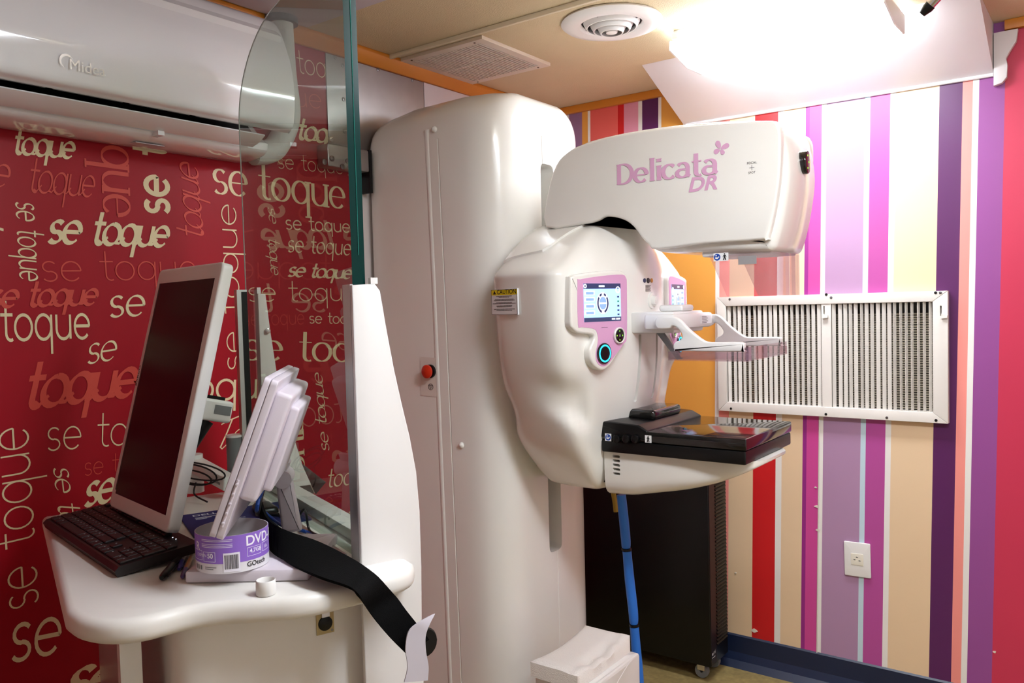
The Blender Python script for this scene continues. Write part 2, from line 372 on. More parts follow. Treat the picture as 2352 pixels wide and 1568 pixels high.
# handwritten words on the red wall
WX = XL
def P(px, py): return on(px, py, 0, WX)
def ww(body, style, A, B, xh, m, **k): word('lettering', body, style, P(*A), P(*B), xh*.00108, (1,0,0), m, wl, **k)
C_, K_ = M_CREAM, M_CORAL
K2 = mat('faint coral print', (200, 52, 52), .5); T_ = M_CREAM
for a in [('toque','brush',(28,352),(170,364),32,C_),('toque','script',(62,440),(216,453),44,K_),('e','script',(-25,425),(18,432),44,K_),
 ('que','serif',(232,332),(238,498),58,K_),('se t','bold',(386,492),(382,330),52,C_),('toque','script',(468,552),(452,378),44,K_),
 ('se toque','ital',(36,462),(46,645),32,C_),('se toque','brush',(108,556),(385,566),44,C_),('se toque','thin',(96,646),(455,640),40,K_),
 ('se toque','brush',(-28,706),(222,699),32,K_),('se t','ital',(250,728),(398,720),44,C_),('toque','sans',(2,782),(210,776),50,C_),
 ('se','script',(198,836),(268,824),40,C_),('toque','brush',(52,938),(312,906),58,K_),('se toque','thin',(106,1035),(420,1010),46,C_),
 ('se toque','thin',(88,1385),(62,972),52,T_),('se t','thin',(193,1092),(275,1082),26,K_),('se to','script',(122,1072),(138,1212),28,C_),
 ('se','brush',(192,1162),(262,1148),46,T_),('se','sans',(22,1520),(142,1494),70,T_),('Toque','script',(216,1556),(392,1500),40,T_),
 ('se toque','thin',(556,848),(540,466),40,C_),('se','serif',(490,443),(572,452),58,C_),('toque','serif',(594,455),(795,480),58,C_),
 ('toque','sans',(405,922),(640,912),48,C_),('Toque','script',(498,1032),(660,1010),44,C_),('toque','thin',(683,166),(800,190),38,C_),
 ('que','thin',(640,240),(742,250),36,K_),('toque','brush',(680,318),(800,336),36,C_),('se toque','thin',(638,386),(790,400),26,C_),
 ('se','script',(614,474),(619,512),20,C_),('toque','script',(616,545),(622,630),22,C_),('se toque','sans',(656,526),(805,534),24,C_),
 ('se toque','ital',(660,578),(806,586),30,C_),('se toque','brush',(660,634),(806,640),24,C_),('se toque','thin',(570,692),(820,690),34,C_),
 ('se toque','thin',(560,748),(700,744),26,K_),('se toque','sans',(710,742),(830,743),19,C_),('se toque','serif',(560,826),(890,832),50,C_),
 ('se toque','script',(756,1036),(738,856),24,C_),('toque','serif',(668,880),(676,1096),34,C_),('se toque','ital',(694,1126),(850,1106),32,C_),
 ('se','thin',(728,1168),(765,1162),26,K_),('se to','brush',(738,1204),(830,1194),26,T_),('se','brush',(140,1606),(260,1590),60,T_),('toque','ital',(-20,640),(-12,420),30,C_)]:
    ww(*a)

# ------------------------------------------------------------------ things on the ceiling
def lamp(name, x0, x1, y0, y1, zb, power, label, dname='diffuser'):
    t = thing(name, label, 'lamp', ((x0+x1)/2, (y0+y1)/2, zb))
    box('housing', (x0+.01, y0+.01, H-.032), (x1-.01, y1-.01, H-.001), M_MATTW, t)
    em = mat('lit fluorescent diffuser', (234, 242, 252), .5, var=0, emit=power)
    yy = (y1-y0)
    prf = [(y0, H-.034), (y0, H-.058), (y0+yy*.5, zb), (y1, zb+.004), (y1, H-.034)]
    v, f = rext(prf, x0+.006, x1-.006, 0, lambda a, b, d: (d, a, b)); mk(dname, v, f, em, t)
    for xa, xb in ((x0, x0+.005), (x1-.005, x1)):
        v, f = rext(inset(prf, -.002), xa, xb, 0, lambda a, b, d: (d, a, b)); mk('end_cap', v, f, M_MATTW, t)
    box('clip', (x0+.012, y0-.004, H-.03), (x0+.03, y0+.012, H-.012), M_MATTW, t)
    return t
lamp('fluorescent_lamp', -1.075, -.475, 2.27, 2.50, 2.066, LAMP_W, 'lit white fluorescent ceiling lamp beside the sloped soffit')
lamp('fluorescent_lamp_offscreen', -.55, .65, .95, 1.19, 2.066, LAMP_W, 'long lit fluorescent ceiling lamp over the operator side', 'diffuser_offscreen')
# square louvred ceiling vent
t = thing('ceiling_vent', 'square cream louvred vent in the ceiling next to the batten', 'vent', (-1.69, 2.12, H-.012))
vx0, vx1, vy0, vy1 = -1.86, -1.52, 1.935, 2.30
M_VENT = mat('cream vent enamel', (232, 220, 204), .45)
for lo, hi in (((vx0,vy0),(vx1,vy0+.03)), ((vx0,vy1-.03),(vx1,vy1)), ((vx0,vy0+.03),(vx0+.03,vy1-.03)), ((vx1-.03,vy0+.03),(vx1,vy1-.03))):
    box('frame_bar', (*lo, H-.011), (*hi, H-.0005), M_VENT, t)
M_DUCT = mat('galvanised duct', (140, 138, 134), .5, .6)
carve(ceil_, [boxv((vx0+.028, vy0+.028, H-.05), (vx1-.028, vy1-.028, H+.16))], M_DUCT)
for k in range(24):
    x = vx0+.036+k*(vx1-vx0-.072)/23
    v, f = rext([(-.0035,0),(.0015,0),(.0035,.008),(-.0015,.008)], vy0+.03, vy1-.03, 0, lambda a, b, d: (x+a, d, H-.004-b)); mk('slat', v, f, M_VENT, t)
box('cross_bar', (vx0+.03, (vy0+vy1)/2-.004, H-.0125), (vx1-.03, (vy0+vy1)/2+.004, H-.004), M_VENT, t)
for sx, sy in ((vx0+.04,vy0+.014),(vx1-.04,vy0+.014),(vx1-.04,vy1-.014),(vx0+.04,vy1-.014)):
    disc('screw', frame((sx,sy,H-.011),(1,0,0),(0,-1,0),(0,0,-1)), .0035, 0, .0015, mat('rusty screw', (110, 88, 66), .5, .6), t, 10, .0005)
# round diffuser
dc = V(-1.165, 2.085, H)
t = thing('round_diffuser', 'round white air diffuser with concentric rings on the ceiling', 'vent', (dc[0], dc[1], H-.03))
M_ = frame(dc, (1,0,0), (0,-1,0), (0,0,-1))
def lathe(prof, M, seg=40, close=True):
    v = []; f = []; n = len(prof)
    for i in range(seg):
        a = 2*math.pi*i/seg
        for (r, d) in prof: v.append(M(r*math.cos(a), r*math.sin(a), d))
    for i in range(seg):
        j = (i+1) % seg
        for k in range(n-(0 if close else 1)): f.append((i*n+k, i*n+(k+1) % n, j*n+(k+1) % n, j*n+k))
    return v, f
v, f = lathe([(.088,.001),(.142,.001),(.145,.006),(.135,.014),(.11,.018),(.092,.014),(.086,.004)], M_); mk('rim', v, f, M_WHITE2, t, smooth=True)
carve(ceil_, [rext(ngon2(36, .0885), -.05, .28, 0, lambda a, b, d: (dc[0]+a, dc[1]+b, H+d))], M_DUCT)
for r_, d_ in ((.078,.012),(.058,.02),(.038,.027)):
    v, f = lathe([(r_,d_-.008),(r_+.003,d_-.008),(r_-.006,d_+.008),(r_-.009,d_+.008)], M_); mk('ring', v, f, M_WHITE2, t, smooth=True)
v, f = lathe([(.0005,.02),(.02,.02),(.016,.034),(.0005,.036)], M_, 24); mk('hub', v, f, M_WHITE2, t, smooth=True)
for a in (0, math.pi/2): box('spoke', (-.085, -.002, 0), (.085, .002, .004), M_GREYP, t, T=lambda x, y, z: M_(x*math.cos(a)-y*math.sin(a), x*math.sin(a)+y*math.cos(a), .006+z))
# chrome rod end
p = on(2135, 14, 2, 2.03); q = p+V(.142, -.028, .119)
t = thing('chrome_rod', 'short chrome rod with black rubber tip hanging by the soffit', 'rod', p)
tube('rod', [p, p+(q-p)*.5, q], .011, M_CHROME, t, 14); tube('rubber_tip', [p-(q-p)*.12, p-(q-p)*.03, p+(q-p)*.02], [.008, .0128, .0128], M_BLACK, t, 14)

# ------------------------------------------------------------------ things on the red wall
# air conditioner
t = thing('air_conditioner', 'long glossy white split air conditioner high on the red wall', 'air conditioner', (XL+.12, .8, 1.74))
Y0, Y1 = .25, 1.335
prof = cat([(XL+.003,1.742),(XL+.05,1.738),(XL+.10,1.742),(XL+.122,1.749),(XL+.132,1.757)], 4)+[(XL+.134,1.775),(XL+.10,1.80),(XL+.055,1.85),(XL+.06,1.90),(XL+.10,1.93),(XL+.15,1.92),(XL+.165,1.88),(XL+.175,1.845),(XL+.203,1.825),(XL+.205,2.03),(XL+.16,2.075),(XL+.003,2.08)]
v, f = rext([tuple(p) for p in prof], Y0, Y1, .012, lambda a, b, d: (a, d, b)); mk('body', v, f, M_ACW, t, smooth=True, sharp=30)
fp = cat([(XL+.212,1.797),(XL+.226,1.806),(XL+.233,1.84),(XL+.236,1.868)], 4)+cat([(XL+.237,1.88),(XL+.232,1.93),(XL+.222,1.972)], 4)[0:]+cat([(XL+.216,1.986),(XL+.19,2.045),(XL+.155,2.082),(XL+.10,2.092)], 5)
bk = [(a-.012, b-.004) for a, b in fp]
v, f = rext([tuple(p) for p in fp]+[tuple(p) for p in bk[::-1]], Y0-.004, Y1+.004, .003, lambda a, b, d: (a, d, b)); fpn = mk('front_panel', v, f, M_ACW, t, smooth=True, sharp=35)
M_BLOW = mat('charcoal blower plastic', (36, 36, 38), .6)
lp_ = [(XL+.136,1.777),(XL+.1025,1.802),(XL+.058,1.851),(XL+.063,1.898),(XL+.101,1.927),(XL+.148,1.917),(XL+.162,1.878),(XL+.172,1.842),(XL+.201,1.8215)]
li_ = [(a_+(XL+.115-a_)*.03, b_+(1.86-b_)*.03) for a_, b_ in lp_]
v, f = rext(lp_+li_[::-1], Y0+.03, Y1-.03, 0, lambda a, b, d: (a, d, b)); mk('outlet_lining', v, f, M_BLOW, t)
tube('blower_drum', [(XL+.112, Y0+.04, 1.875), (XL+.112, Y1-.04, 1.875)], .034, M_BLOW, t, 24)
fl = [(XL+.193,1.781),(XL+.195,1.778),(XL+.170,1.764),(XL+.143,1.757),(XL+.142,1.760),(XL+.168,1.767)]
v, f = rext(fl, Y0+.05, Y1-.06, 0, lambda a, b, d: (a, d, b)); mk('louvre_flap', v, f, M_ACW, t, smooth=True)
for k in range(6):
    y0 = Y0+.06+k*.155
    v, f = rext(rc([(XL+.195,0),(XL+.2,0),(XL+.2,.0015),(XL+.195,.0015)], .0005, 2), y0, y0+.14, 0, lambda a, b, d: (a, d, 1.7925+b)); mk('guide_vane', v, f, M_GREYP, t)
box('flap_hinge', (XL+.12, 1.02, 1.748), (XL+.15, 1.035, 1.758), M_ACW, t)
box('rating_label', (XL+.06, 1.0, 1.7365), (XL+.09, 1.07, 1.7385), mat('pale rating label', (196, 186, 190), .5), t)
lp = on(170, 148, 0, XL+.2335)
ML = frame((XL+.2372, lp[1]-.012, lp[2]-.012), (0,1,0), (.02,0,1), (1,0,0))
ms = mat('silver logo', (250, 250, 252), .2, .4)
text('logo', 'Midea', .03, ML, ms, t, d=.0004)
v, f = [], []
for i in range(14):
    a = math.radians(20+i*17)
    for r_ in (.013-.004*math.sin(i/13*3.14), .014): v.append(ML(-.004+r_*math.cos(a), .014+r_*math.sin(a), .0004))
    if i: k = 2*i; f.append((k-2, k-1, k+1, k))
mk('logo_arc', v, f, ms, t)
# white duct behind the unit
t = thing('pipe_duct', 'white wrapped pipe duct dropping from the ceiling behind the air conditioner', 'pipe', (XL+.04, 1.46, 1.8))
tube('duct', cat([(XL+.045,1.455,H-.02),(XL+.045,1.46,2.0),(XL+.043,1.47,1.88),(XL+.043,1.43,1.80),(XL+.043,1.395,1.775),(XL+.043,1.348,1.765)], 8), .032, mat('pipe wrap white', (216, 216, 212), .5, bump=.3, bscale=60), t, 16)
v, f = ringv(frame((XL+.045,1.455,H-.021),(1,0,0),(0,1,0),(0,0,1)), .033, .045, 0, .02); mk('collar', v, f, M_GREYP, t)
# steel plate + bracket
t = thing('steel_plate', 'galvanised steel sheet riveted high on the red wall', 'metal plate', (XL, 1.86, 1.83))
box('sheet', (XL+.001, 1.645, 1.832), (XL+.004, 2.068, 2.104), M_STEEL, t)
for (px, py) in [(868,160),(947,184),(787,150),(789,228),(791,302),(770,132)]:
    p = on(px, py, 0, XL+.004); disc('rivet', frame(p, (0,1,0), (0,0,1), (1,0,0)), .006, 0, .002, M_SCREW, t, 12, .001)
p = on(758, 320, 0, XL+.004); disc('bolt', frame(p, (0,1,0), (0,0,1), (1,0,0)), .009, 0, .008, M_CHROME, t, 6, .001)
t = thing('steel_bracket', 'thick steel bracket with four bolt heads below the steel sheet', 'bracket', (XL+.03, 1.7, 1.75))
bx = XL+.05
v, f = rext(rc([(1.60,1.762),(1.762,1.762),(1.762,1.828),(1.60,1.828)], .006, 2), XL+.003, bx, .003, lambda a, b, d: (d, a, b)); mk('block', v, f, M_STEEL, t, smooth=True)
for (px, py) in [(744,372),(762,364),(786,383),(798,370)]:
    p = on(px, py, 0, bx); disc('bolt_head', frame(p, (0,1,0), (0,0,1), (1,0,0)), .0085, -.001, .004, M_SCREW, t, 14, .001)
box('black_block', (XL+.003, 1.7625, 1.70), (XL+.05, 1.774, 1.83), M_BLACK, t)
box('wall_panel', (XL+.001, 2.07, 1.5), (XL+.005, YB-.001, 2.104), mat('lilac white board', (222, 212, 216), .5), label='lilac white board on the wall above the machine column', cat='panel')
box('wall_panel.001', (XL+.001, 1.722, .02), (XL+.0075, 2.069, 1.755), mat('plain white board', (220, 210, 208), .5), label='white board on the wall behind the machine column', cat='panel')

# ------------------------------------------------------------------ things on the striped wall
t = thing('wall_grille', 'white metal ventilation grille with vertical blades on the striped wall', 'vent', (-.797, YB, .94))
gx0, gx1, gz0, gz1 = -1.172, -.421, .941, 1.356
M_GR = mat('worn white enamel', (228, 222, 214), .45, var=.06, vscale=9)
gd = YB-.026
def gbar(pts): return plate('frame_bar', pts, lambda a, b, d: (a, YB-d, b), .001, .027, M_GR, t, .0015)
fw_ = .033; g = .0006
gbar([(gx0+g,gz0),(gx1-g,gz0),(gx1-fw_-.01,gz0+fw_),(gx0+fw_,gz0+fw_)]); gbar([(gx0+g,gz1),(gx1-g,gz1),(gx1-fw_-.01,gz1-fw_),(gx0+fw_,gz1-fw_)])
gbar([(gx0,gz0+g),(gx0+fw_-g,gz0+fw_),(gx0+fw_-g,gz1-fw_),(gx0,gz1-g)]); rbar = gbar([(gx1,gz0+g),(gx1-fw_-.01+g,gz0+fw_),(gx1-fw_-.01+g,gz1-fw_),(gx1,gz1-g)])
mxa, mxb = on(1887,800,1,gd)[0], on(1909,800,1,gd)[0]
mul = box('mullion', (mxa, gd+.002, gz0+fw_), (mxb, YB-.004, gz1-fw_), M_GR, t)
box('backing', (HX0+.001, YB+.13, HZ0+.001), (HX1-.001, YB+.14, HZ1-.001), mat('dusty duct sheet', (120, 116, 106), .7), t)
mb = MB()
for k in range(44):
    z = gz0+fw_+.004+k*.0078
    if z < gz1-fw_-.035: mb.add(boxv((HX0+.001, YB+.012, z), (HX1-.001, YB+.05, z+.0048)))
mb.build('coil_fins', mat('dusty coil fins', (150, 142, 124), .6, .3, var=.3, vscale=40), t, kind='stuff')
for (xa, xb, n) in ((gx0+fw_, mxa, 18), (mxb, gx1-fw_-.01, 18)):
    for k in range(n):
        x = xa+(k+.5)*(xb-xa)/n+random.uniform(-.0015, .0015); a = math.radians(random.choice([35, 45, 52, 62, 40, 56])+random.uniform(-4, 4))
        if xb > -.6 and k > 11: a = math.radians(62+random.uniform(-5, 5))
        hw = .0064; c, s = math.cos(a), math.sin(a)
        v, f = rext([(-hw*c-.0005*s, -hw*s+.0005*c), (hw*c-.0005*s, hw*s+.0005*c), (hw*c+.0005*s, hw*s-.0005*c), (-hw*c+.0005*s, -hw*s-.0005*c)], gz0+fw_-.003, gz1-fw_+.003, 0, lambda u, w_, d: (x+u, YB-.015+w_, d)); mk('blade', v, f, M_GR, t)
for (px, py) in [(1676,687),(1898,676),(1909,683),(2149,672),(2160,672),(1679,938),(1897,951),(2037,959),(2150,965)]:
    p = on(px, py, 1, YB-.027); disc('screw', frame(p, (1,0,0), (0,0,1), (0,-1,0)), .0045, -.0005, .0015, M_SCREW if px in (1909, 2160, 2037, 1676) else mat('blackened screw', (30, 29, 28), .45, .5), t, 10, .0004)
for px in (1892, 2161):
    p = on(px, 712, 1, YB-.027); carve(mul if px < 2000 else rbar, [boxv((p[0]-.0025, YB-.04, p[2]-.018), (p[0]+.0025, YB-.0075, p[2]+.014))])
    q = on(px+(2 if px < 2000 else 6), 727, 1, YB-.027); plate('latch', [(-.006,-.006),(.012,-.004),(.012,.004),(.002,.007),(-.005,.01)], frame(q, (1,0,0), (0,0,1), (0,-1,0)), -.001, .008, M_GR, t)
# outlet
t = thing('wall_outlet', 'white wall socket plate on the mauve and ice blue stripes', 'outlet', (-.698, YB, .402))
O = frame((-.698, YB-.0005, .461), (.9998,0,.02), (-.02,0,.9998), (0,-1,0))
_cpl = plate('cover_plate', rc([(-.042,-.058),(.042,-.058),(.042,.058),(-.042,.058)], .004, 3), O, 0, .008, M_WHITE2, t, .002)
_soc = plate('socket', rc([(-.02,-.019),(.02,-.019),(.02,.021),(-.02,.021)], .002, 2), O, .006, .0095, mat('cream socket', (236, 230, 214), .4), t, .001)
for (a, b) in ((-.008,-.001),(.008,-.003),(0,.008)): [carve(o_, [rext([(a-.003,b-.002),(a+.003,b-.002),(a+.003,b+.002),(a-.003,b+.002)], .0008, .02, 0, O)]) for o_ in (_cpl, _soc)]

# ------------------------------------------------------------------ black power cabinet, hose, box
t = thing('power_cabinet', 'tall black power supply cabinet with louvred side on casters behind the machine', 'cabinet', (-1.47, 2.74, 0))
ux0, ux1, uy0, uy1 = -1.80, -1.14, 2.655, 2.815
box('body', (ux0, uy0, .055), (ux1, uy1, .74), M_BLACK, t, bev=.004)
for k in range(46):
    z = .12+k*.0132
    v, f = rext([(0,0),(.006,-.002),(.006,.001),(0,.006)], uy0+.055, uy1-.012, 0, lambda a, b, d: (ux1+a-.001, d, z+b)); mk('louvre', v, f, M_BLACK, t)
box('side_strip', (ux1-.001, uy0+.004, .06), (ux1+.002, uy0+.05, .735), mat('plum black panel', (30, 18, 20), .4), t)
for x in (ux0+.06, ux1-.045):
    for y in (uy0+.03, uy1-.03):
        v, f = lathe([(.006,-.01),(.024,-.01),(.026,0),(.024,.01),(.006,.01)], frame((x, y, .026), (1,0,0), (0,0,1), (0,1,0)), 18); c = mk('caster', v, f, M_GREYP, t, smooth=True)
        box('fork', (x-.014, y-.013, .03), (x+.014, y+.013, .056), M_CHROME, c)
LB = frame((ux1+.0022, uy0+.008, .1), (0,1,0), (0,0,1), (1,0,0))
lm = mat('white logo print', (200, 200, 204), .5)
disc('logo_mark', frame((ux1+.0021, uy0+.014, .1), (0,1,0), (0,0,1), (1,0,0)), .005, 0, .0005, lm, t, 14, 0)
text('logo', 'mi', .02, frame((ux1+.0022, uy0+.02, .098), (0,1,0), (0,0,1), (1,0,0)), lm, t, d=.0004)
box('logo_line', (ux1+.002, uy0+.01, .086), (ux1+.0025, uy0+.036, .088), lm, t)
t = thing('cable_hose', 'bright blue padded cable hose tied with black bands in front of the black cabinet', 'hose', (-1.13, 2.1, .03))
M_BLH = mat('blue padded sleeve', (36, 112, 206), .45, var=.06)
def hp(px, py): return on(px, py, 1, 2.1)
segs = [[(1427,1136),(1430,1165),(1437,1235),(1438,1258)], [(1440,1265),(1446,1330),(1454,1400),(1456,1432)], [(1457,1439),(1462,1500),(1466,1540),(1470,1590)]]
for sg in segs:
    pts = cat([hp(*q) for q in sg], 5); n = len(pts); tube('sleeve', pts, [.0115+.003*math.sin(math.pi*min(1, max(.12, i/(n-1)*1.0)))**.4 for i in range(n)], M_BLH, t, 14)
for q in ((1439,1261),(1456.5,1435)):
    p = hp(*q); v, f = ringv(frame(p, (1,0,0), (0,1,0), (0,0,1)), .008, .0145, -.003, .003); mk('band', v, f, M_BLACK, t)
p = hp(1470, 1590); tube('tail', [p+V(0,0,.002), p-V(0,0,.1), V(p[0]+.01, p[1], .015)], .011, M_BLH, t, 12)
t = thing('cable_tag', 'small yellow cable sleeve beside the blue hose', 'cable', hp(1412, 1150))
tube('sleeve', cat([on(1408,1128,1,2.25), on(1412,1150,1,2.25), on(1415,1175,1,2.25)], 4), .008, mat('yellow sleeve', (150, 120, 20), .5), t, 10)
# white box with foam pad
t = thing('pedestal_box', 'low white box standing by the foot of the machine column', 'box', (-1.12, 1.8, 0))
bx0, bx1, by0, by1 = -1.225, -1.06, 1.71, 1.985
bod_ = box('body', (bx0, by0, 0), (bx1, by1, .372), M_WHITE2, t, bev=.008)
arcp = cat([(by0+.22,.37),(by0+.14,.335),(by0+.07,.28),(by0+.02,.2)], 6)
carve(bod_, [tubev([(bx1+.0005, p[0], p[1]) for p in arcp], .0022, 6)])
NX, NY = 14, 20; v = []; f = []
for j in range(NY+1):
    for i in range(NX+1):
        s, q = i/NX, j/NY
        z = .408+.014*(abs(q-.45)*2)**2-.012*math.exp(-((s-.8)/.12)**2)*math.exp(-((q-.5)/.35)**2)+.004*math.sin(q*23+s*4)*math.exp(-((s-.85)/.2)**2)
        e = min(s, 1-s, q*1.5, (1-q)*1.5); z -= .008*max(0, 1-e/.06)**2
        v.append((bx0-.004+s*(bx1-bx0-.02), by0-.012+q*(by1-by0), z))
n1 = len(v)
for j in range(NY+1):
    for i in range(NX+1): v.append((v[j*(NX+1)+i][0], v[j*(NX+1)+i][1], .3725))
for j in range(NY):
    for i in range(NX):
        k = j*(NX+1)+i; f += [(k, k+1, k+NX+2, k+NX+1), (n1+k, n1+k+NX+1, n1+k+NX+2, n1+k+1)]
bd = [i for i in range(NX+1)]+[(j+1)*(NX+1)-1 for j in range(1, NY+1)]+[NY*(NX+1)+i for i in range(NX-1, -1, -1)]+[j*(NX+1) for j in range(NY-1, 0, -1)]
for i in range(len(bd)): a, b = bd[i], bd[(i+1) % len(bd)]; f.append((a, b, b+n1, a+n1))
mk('foam_pad', v, f, mat('white foam', (240, 236, 230), .8, var=.03, bump=.4, bscale=300), smooth=True, sharp=60, label='white dished foam pad resting on the low white box', cat='foam pad')

# ------------------------------------------------------------------ mammography unit
YC = 2.024
MU = thing('mammography_unit', 'white mammography machine with rounded column, tube head and black detector table', 'x-ray machine', (-1.6, YC, 0))
def loft(rings, cap0=True, cap1=True):
    n = len(rings[0]); v = [tuple(p) for r in rings for p in r]; f = []
    for i in range(len(rings)-1):
        for j in range(n): f.append((i*n+j, i*n+(j+1) % n, (i+1)*n+(j+1) % n, (i+1)*n+j))
    if cap0: f.append(tuple(range(n))[::-1])
    if cap1: k = (len(rings)-1)*n; f.append(tuple(range(k, k+n)))
    return v, f
cx0, cx1, cy0, cy1 = -1.874, -1.36, 1.78, 2.27
plan = rc([(cx0,cy0),(cx1,cy0),(cx1,cy1),(cx0,cy1)], [.05,.13,.13,.05], 10); cc = V((cx0+cx1)/2, YC)
def ztop(x, y): return 1.986-.085*abs((y-YC)/.245)**2.6-.03*((x-cc[0])/.257)**2
rings = []
for tz in (0, .25, .5, .75, .92, .975): rings.append([(p[0], p[1], tz*(ztop(*p)-.06)) for p in plan])
for s, dr in ((1,.055),(.99,.034),(.972,.018),(.945,.008),(.9,.002),(.8,0),(.6,0),(.35,0),(.05,0)):
    r_ = [cc+(V(*p)-cc)*s for p in plan]; rings.append([(q[0], q[1], ztop(*q)-dr) for q in r_])
v, f = loft(rings)
col = mk('column', v, f, M_WHITE, MU, smooth=True, sharp=50)
cv, cf = rext(rc([(-.034,.60),(.034,.60),(.034,1.76),(-.034,1.76)], .02, 4), cx1-.14, cx1+.05, 0, lambda a, b, d: (d, YC+.002+a, b))
carve(col, [(cv, cf)])
ys = cy0-.0002
carve(col, [tubev([on(1005,318,1,ys), on(1010,420,1,ys), on(1021,650,1,ys), on(1040,1090,1,ys), on(1060,1568,1,ys)], .0028, 6), tubev([(cx1+.0002, 2.002, 1.84), (cx1+.0002, 2.002, 1.75)], .0024, 6), tubev([(cx1+.0002, 2.035, .61), (cx1+.0002, 2.035, .02)], .0024, 6)])
tube('ridge', [on(985,300,1,ys+.012), on(1002,650,1,ys+.012), on(1040,1568,1,ys+.012)], .0145, M_WHITE, col, 10)
for q in ((997,297),(1060,1022)):
    p = on(*q, 1, ys); v, f = lathe([(.0005,.008),(.006,.006),(.009,.002),(.0095,-.002),(.0005,-.002)], frame(p, (1,0,0), (0,0,1), (0,-1,0)), 18); mk('cover_cap', v, f, M_WHITE, col, smooth=True)
# emergency stop
p = on(984, 864, 1, ys); E_ = frame(p, (1,0,0), (0,0,1), (0,-1,0))
plate('tape', rc([(-.032,-.058),(.03,-.06),(.034,.055),(-.03,.058)], .004, 2), E_, 0, .001, mat('yellowed clear tape', (226, 216, 206), .25), col)
p = on(990, 852, 1, ys); E_ = frame(p, (1,0,0), (0,0,1), (0,-1,0))
b_ = disc('button_collar', E_, .02, 0, .008, M_BLACK, col, 20); 
v, f = lathe([(.0005,.026),(.014,.025),(.0195,.021),(.02,.016),(.014,.012),(.012,.006),(.0005,.006)], E_, 28); mk('stop_button', v, f, mat('red stop button', (206, 48, 20), .3), col, smooth=True, label='red mushroom emergency stop button')
v, f = ringv(frame(on(990,888,1,ys), (1,0,0), (0,0,1), (0,-1,0)), .0085, .0098, .001, .0016, 20); mk('stop_symbol', v, f, M_BLACK, col)
p = on(990, 888, 1, ys); Q = frame(p, (1,0,0), (0,0,1), (0,-1,0)); mb = MB()
for a, b, c_, d_ in ((-.0065,.005,.0065,.005),(-.0065,.005,0,-.007),(.0065,.005,0,-.007),(0,.005,0,-.003)):
    L_ = V(c_-a, d_-b); nn_ = V(-L_[1], L_[0])/np.linalg.norm(L_)*.0006
    mb.add(([Q(a+nn_[0],b+nn_[1],.0016), Q(c_+nn_[0],d_+nn_[1],.0016), Q(c_-nn_[0],d_-nn_[1],.0016), Q(a-nn_[0],b-nn_[1],.0016)], [(0,1,2,3)]))
mb.build('stop_triangle', M_BLACK, col)

# --- swivel pod
LV = [(.835, [(-1.30,1.94),(-1.24,1.925),(-1.15,1.92),(-1.135,1.965),(-1.13,1.99)]),
      (.85, [(-1.312,1.905),(-1.24,1.887),(-1.13,1.878),(-1.11,1.94),(-1.10,1.98)]),
      (.95, [(-1.345,1.84),(-1.25,1.808),(-1.114,1.80),(-1.098,1.90),(-1.09,1.96)]),
      (1.02, [(-1.36,1.812),(-1.255,1.778),(-1.110,1.762),(-1.085,1.90),(-1.065,1.958)]),
      (1.10, [(-1.365,1.785),(-1.26,1.75),(-1.105,1.732),(-1.07,1.90),(-1.042,1.955)]),
      (1.20, [(-1.365,1.758),(-1.25,1.720),(-1.100,1.695),(-1.057,1.90),(-1.03,1.955)]),
      (1.30, [(-1.365,1.745),(-1.24,1.704),(-1.096,1.675),(-1.053,1.90),(-1.03,1.955)]),
      (1.40, [(-1.365,1.740),(-1.24,1.700),(-1.096,1.672),(-1.053,1.90),(-1.03,1.955)]),
      (1.425, [(-1.365,1.740),(-1.24,1.701),(-1.098,1.676),(-1.054,1.90),(-1.03,1.955)])]
base = LV[-1][1]
for z, k in ((1.45,.885),(1.48,.745),(1.51,.59),(1.54,.40),(1.562,.2),(1.572,.05)):
    e = (z-1.425)/.147
    LV.append((z, [(x-(.05*e**2 if i >= 2 else 0), YC-(YC-y)*(k if i < 3 else (k+(1-k)*.25*(1-e)))) for i, (x, y) in enumerate(base)]))
LV = [(z, [(x+(.004 if i >= 2 else 0), y-((.02, .014, .016, 0, 0)[i] if z > .9 else .006)) for i, (x, y) in enumerate(P_)]) for z, P_ in LV]
nseg = [5, 6, 7, 10, 4, 4]
def outline(pts):
    P5 = [(-1.368, YC)]+list(pts)+[(pts[-1][0], YC)]; out = []
    for i, n in enumerate(nseg):
        for k in range(n):
            s = k/n; out.append((P5[i][0]*(1-s)+P5[i+1][0]*s, P5[i][1]*(1-s)+P5[i+1][1]*s))
    out.append(P5[-1]); return out
half = [[(*p, z) for p in outline(pts)] for z, pts in LV]
nh = len(half[0])
G = np.array([cat([half[i][j] for i in range(len(LV))], 6) for j in range(nh)]).transpose(1, 0, 2)   # levels x half outline
far = G[:, -2:0:-1, :].copy(); far[:, :, 1] = 2*YC-far[:, :, 1]
G = np.concatenate([G, far], 1)
for it in range(6):
    L = (np.roll(G, 1, 1)+np.roll(G, -1, 1))/2; U = G.copy(); U[1:-1] = (G[2:]+G[:-2])/2
    N_ = .5*L+.5*U; N_[0] = G[0]; N_[-1] = G[-1]; G = G*.35+N_*.65
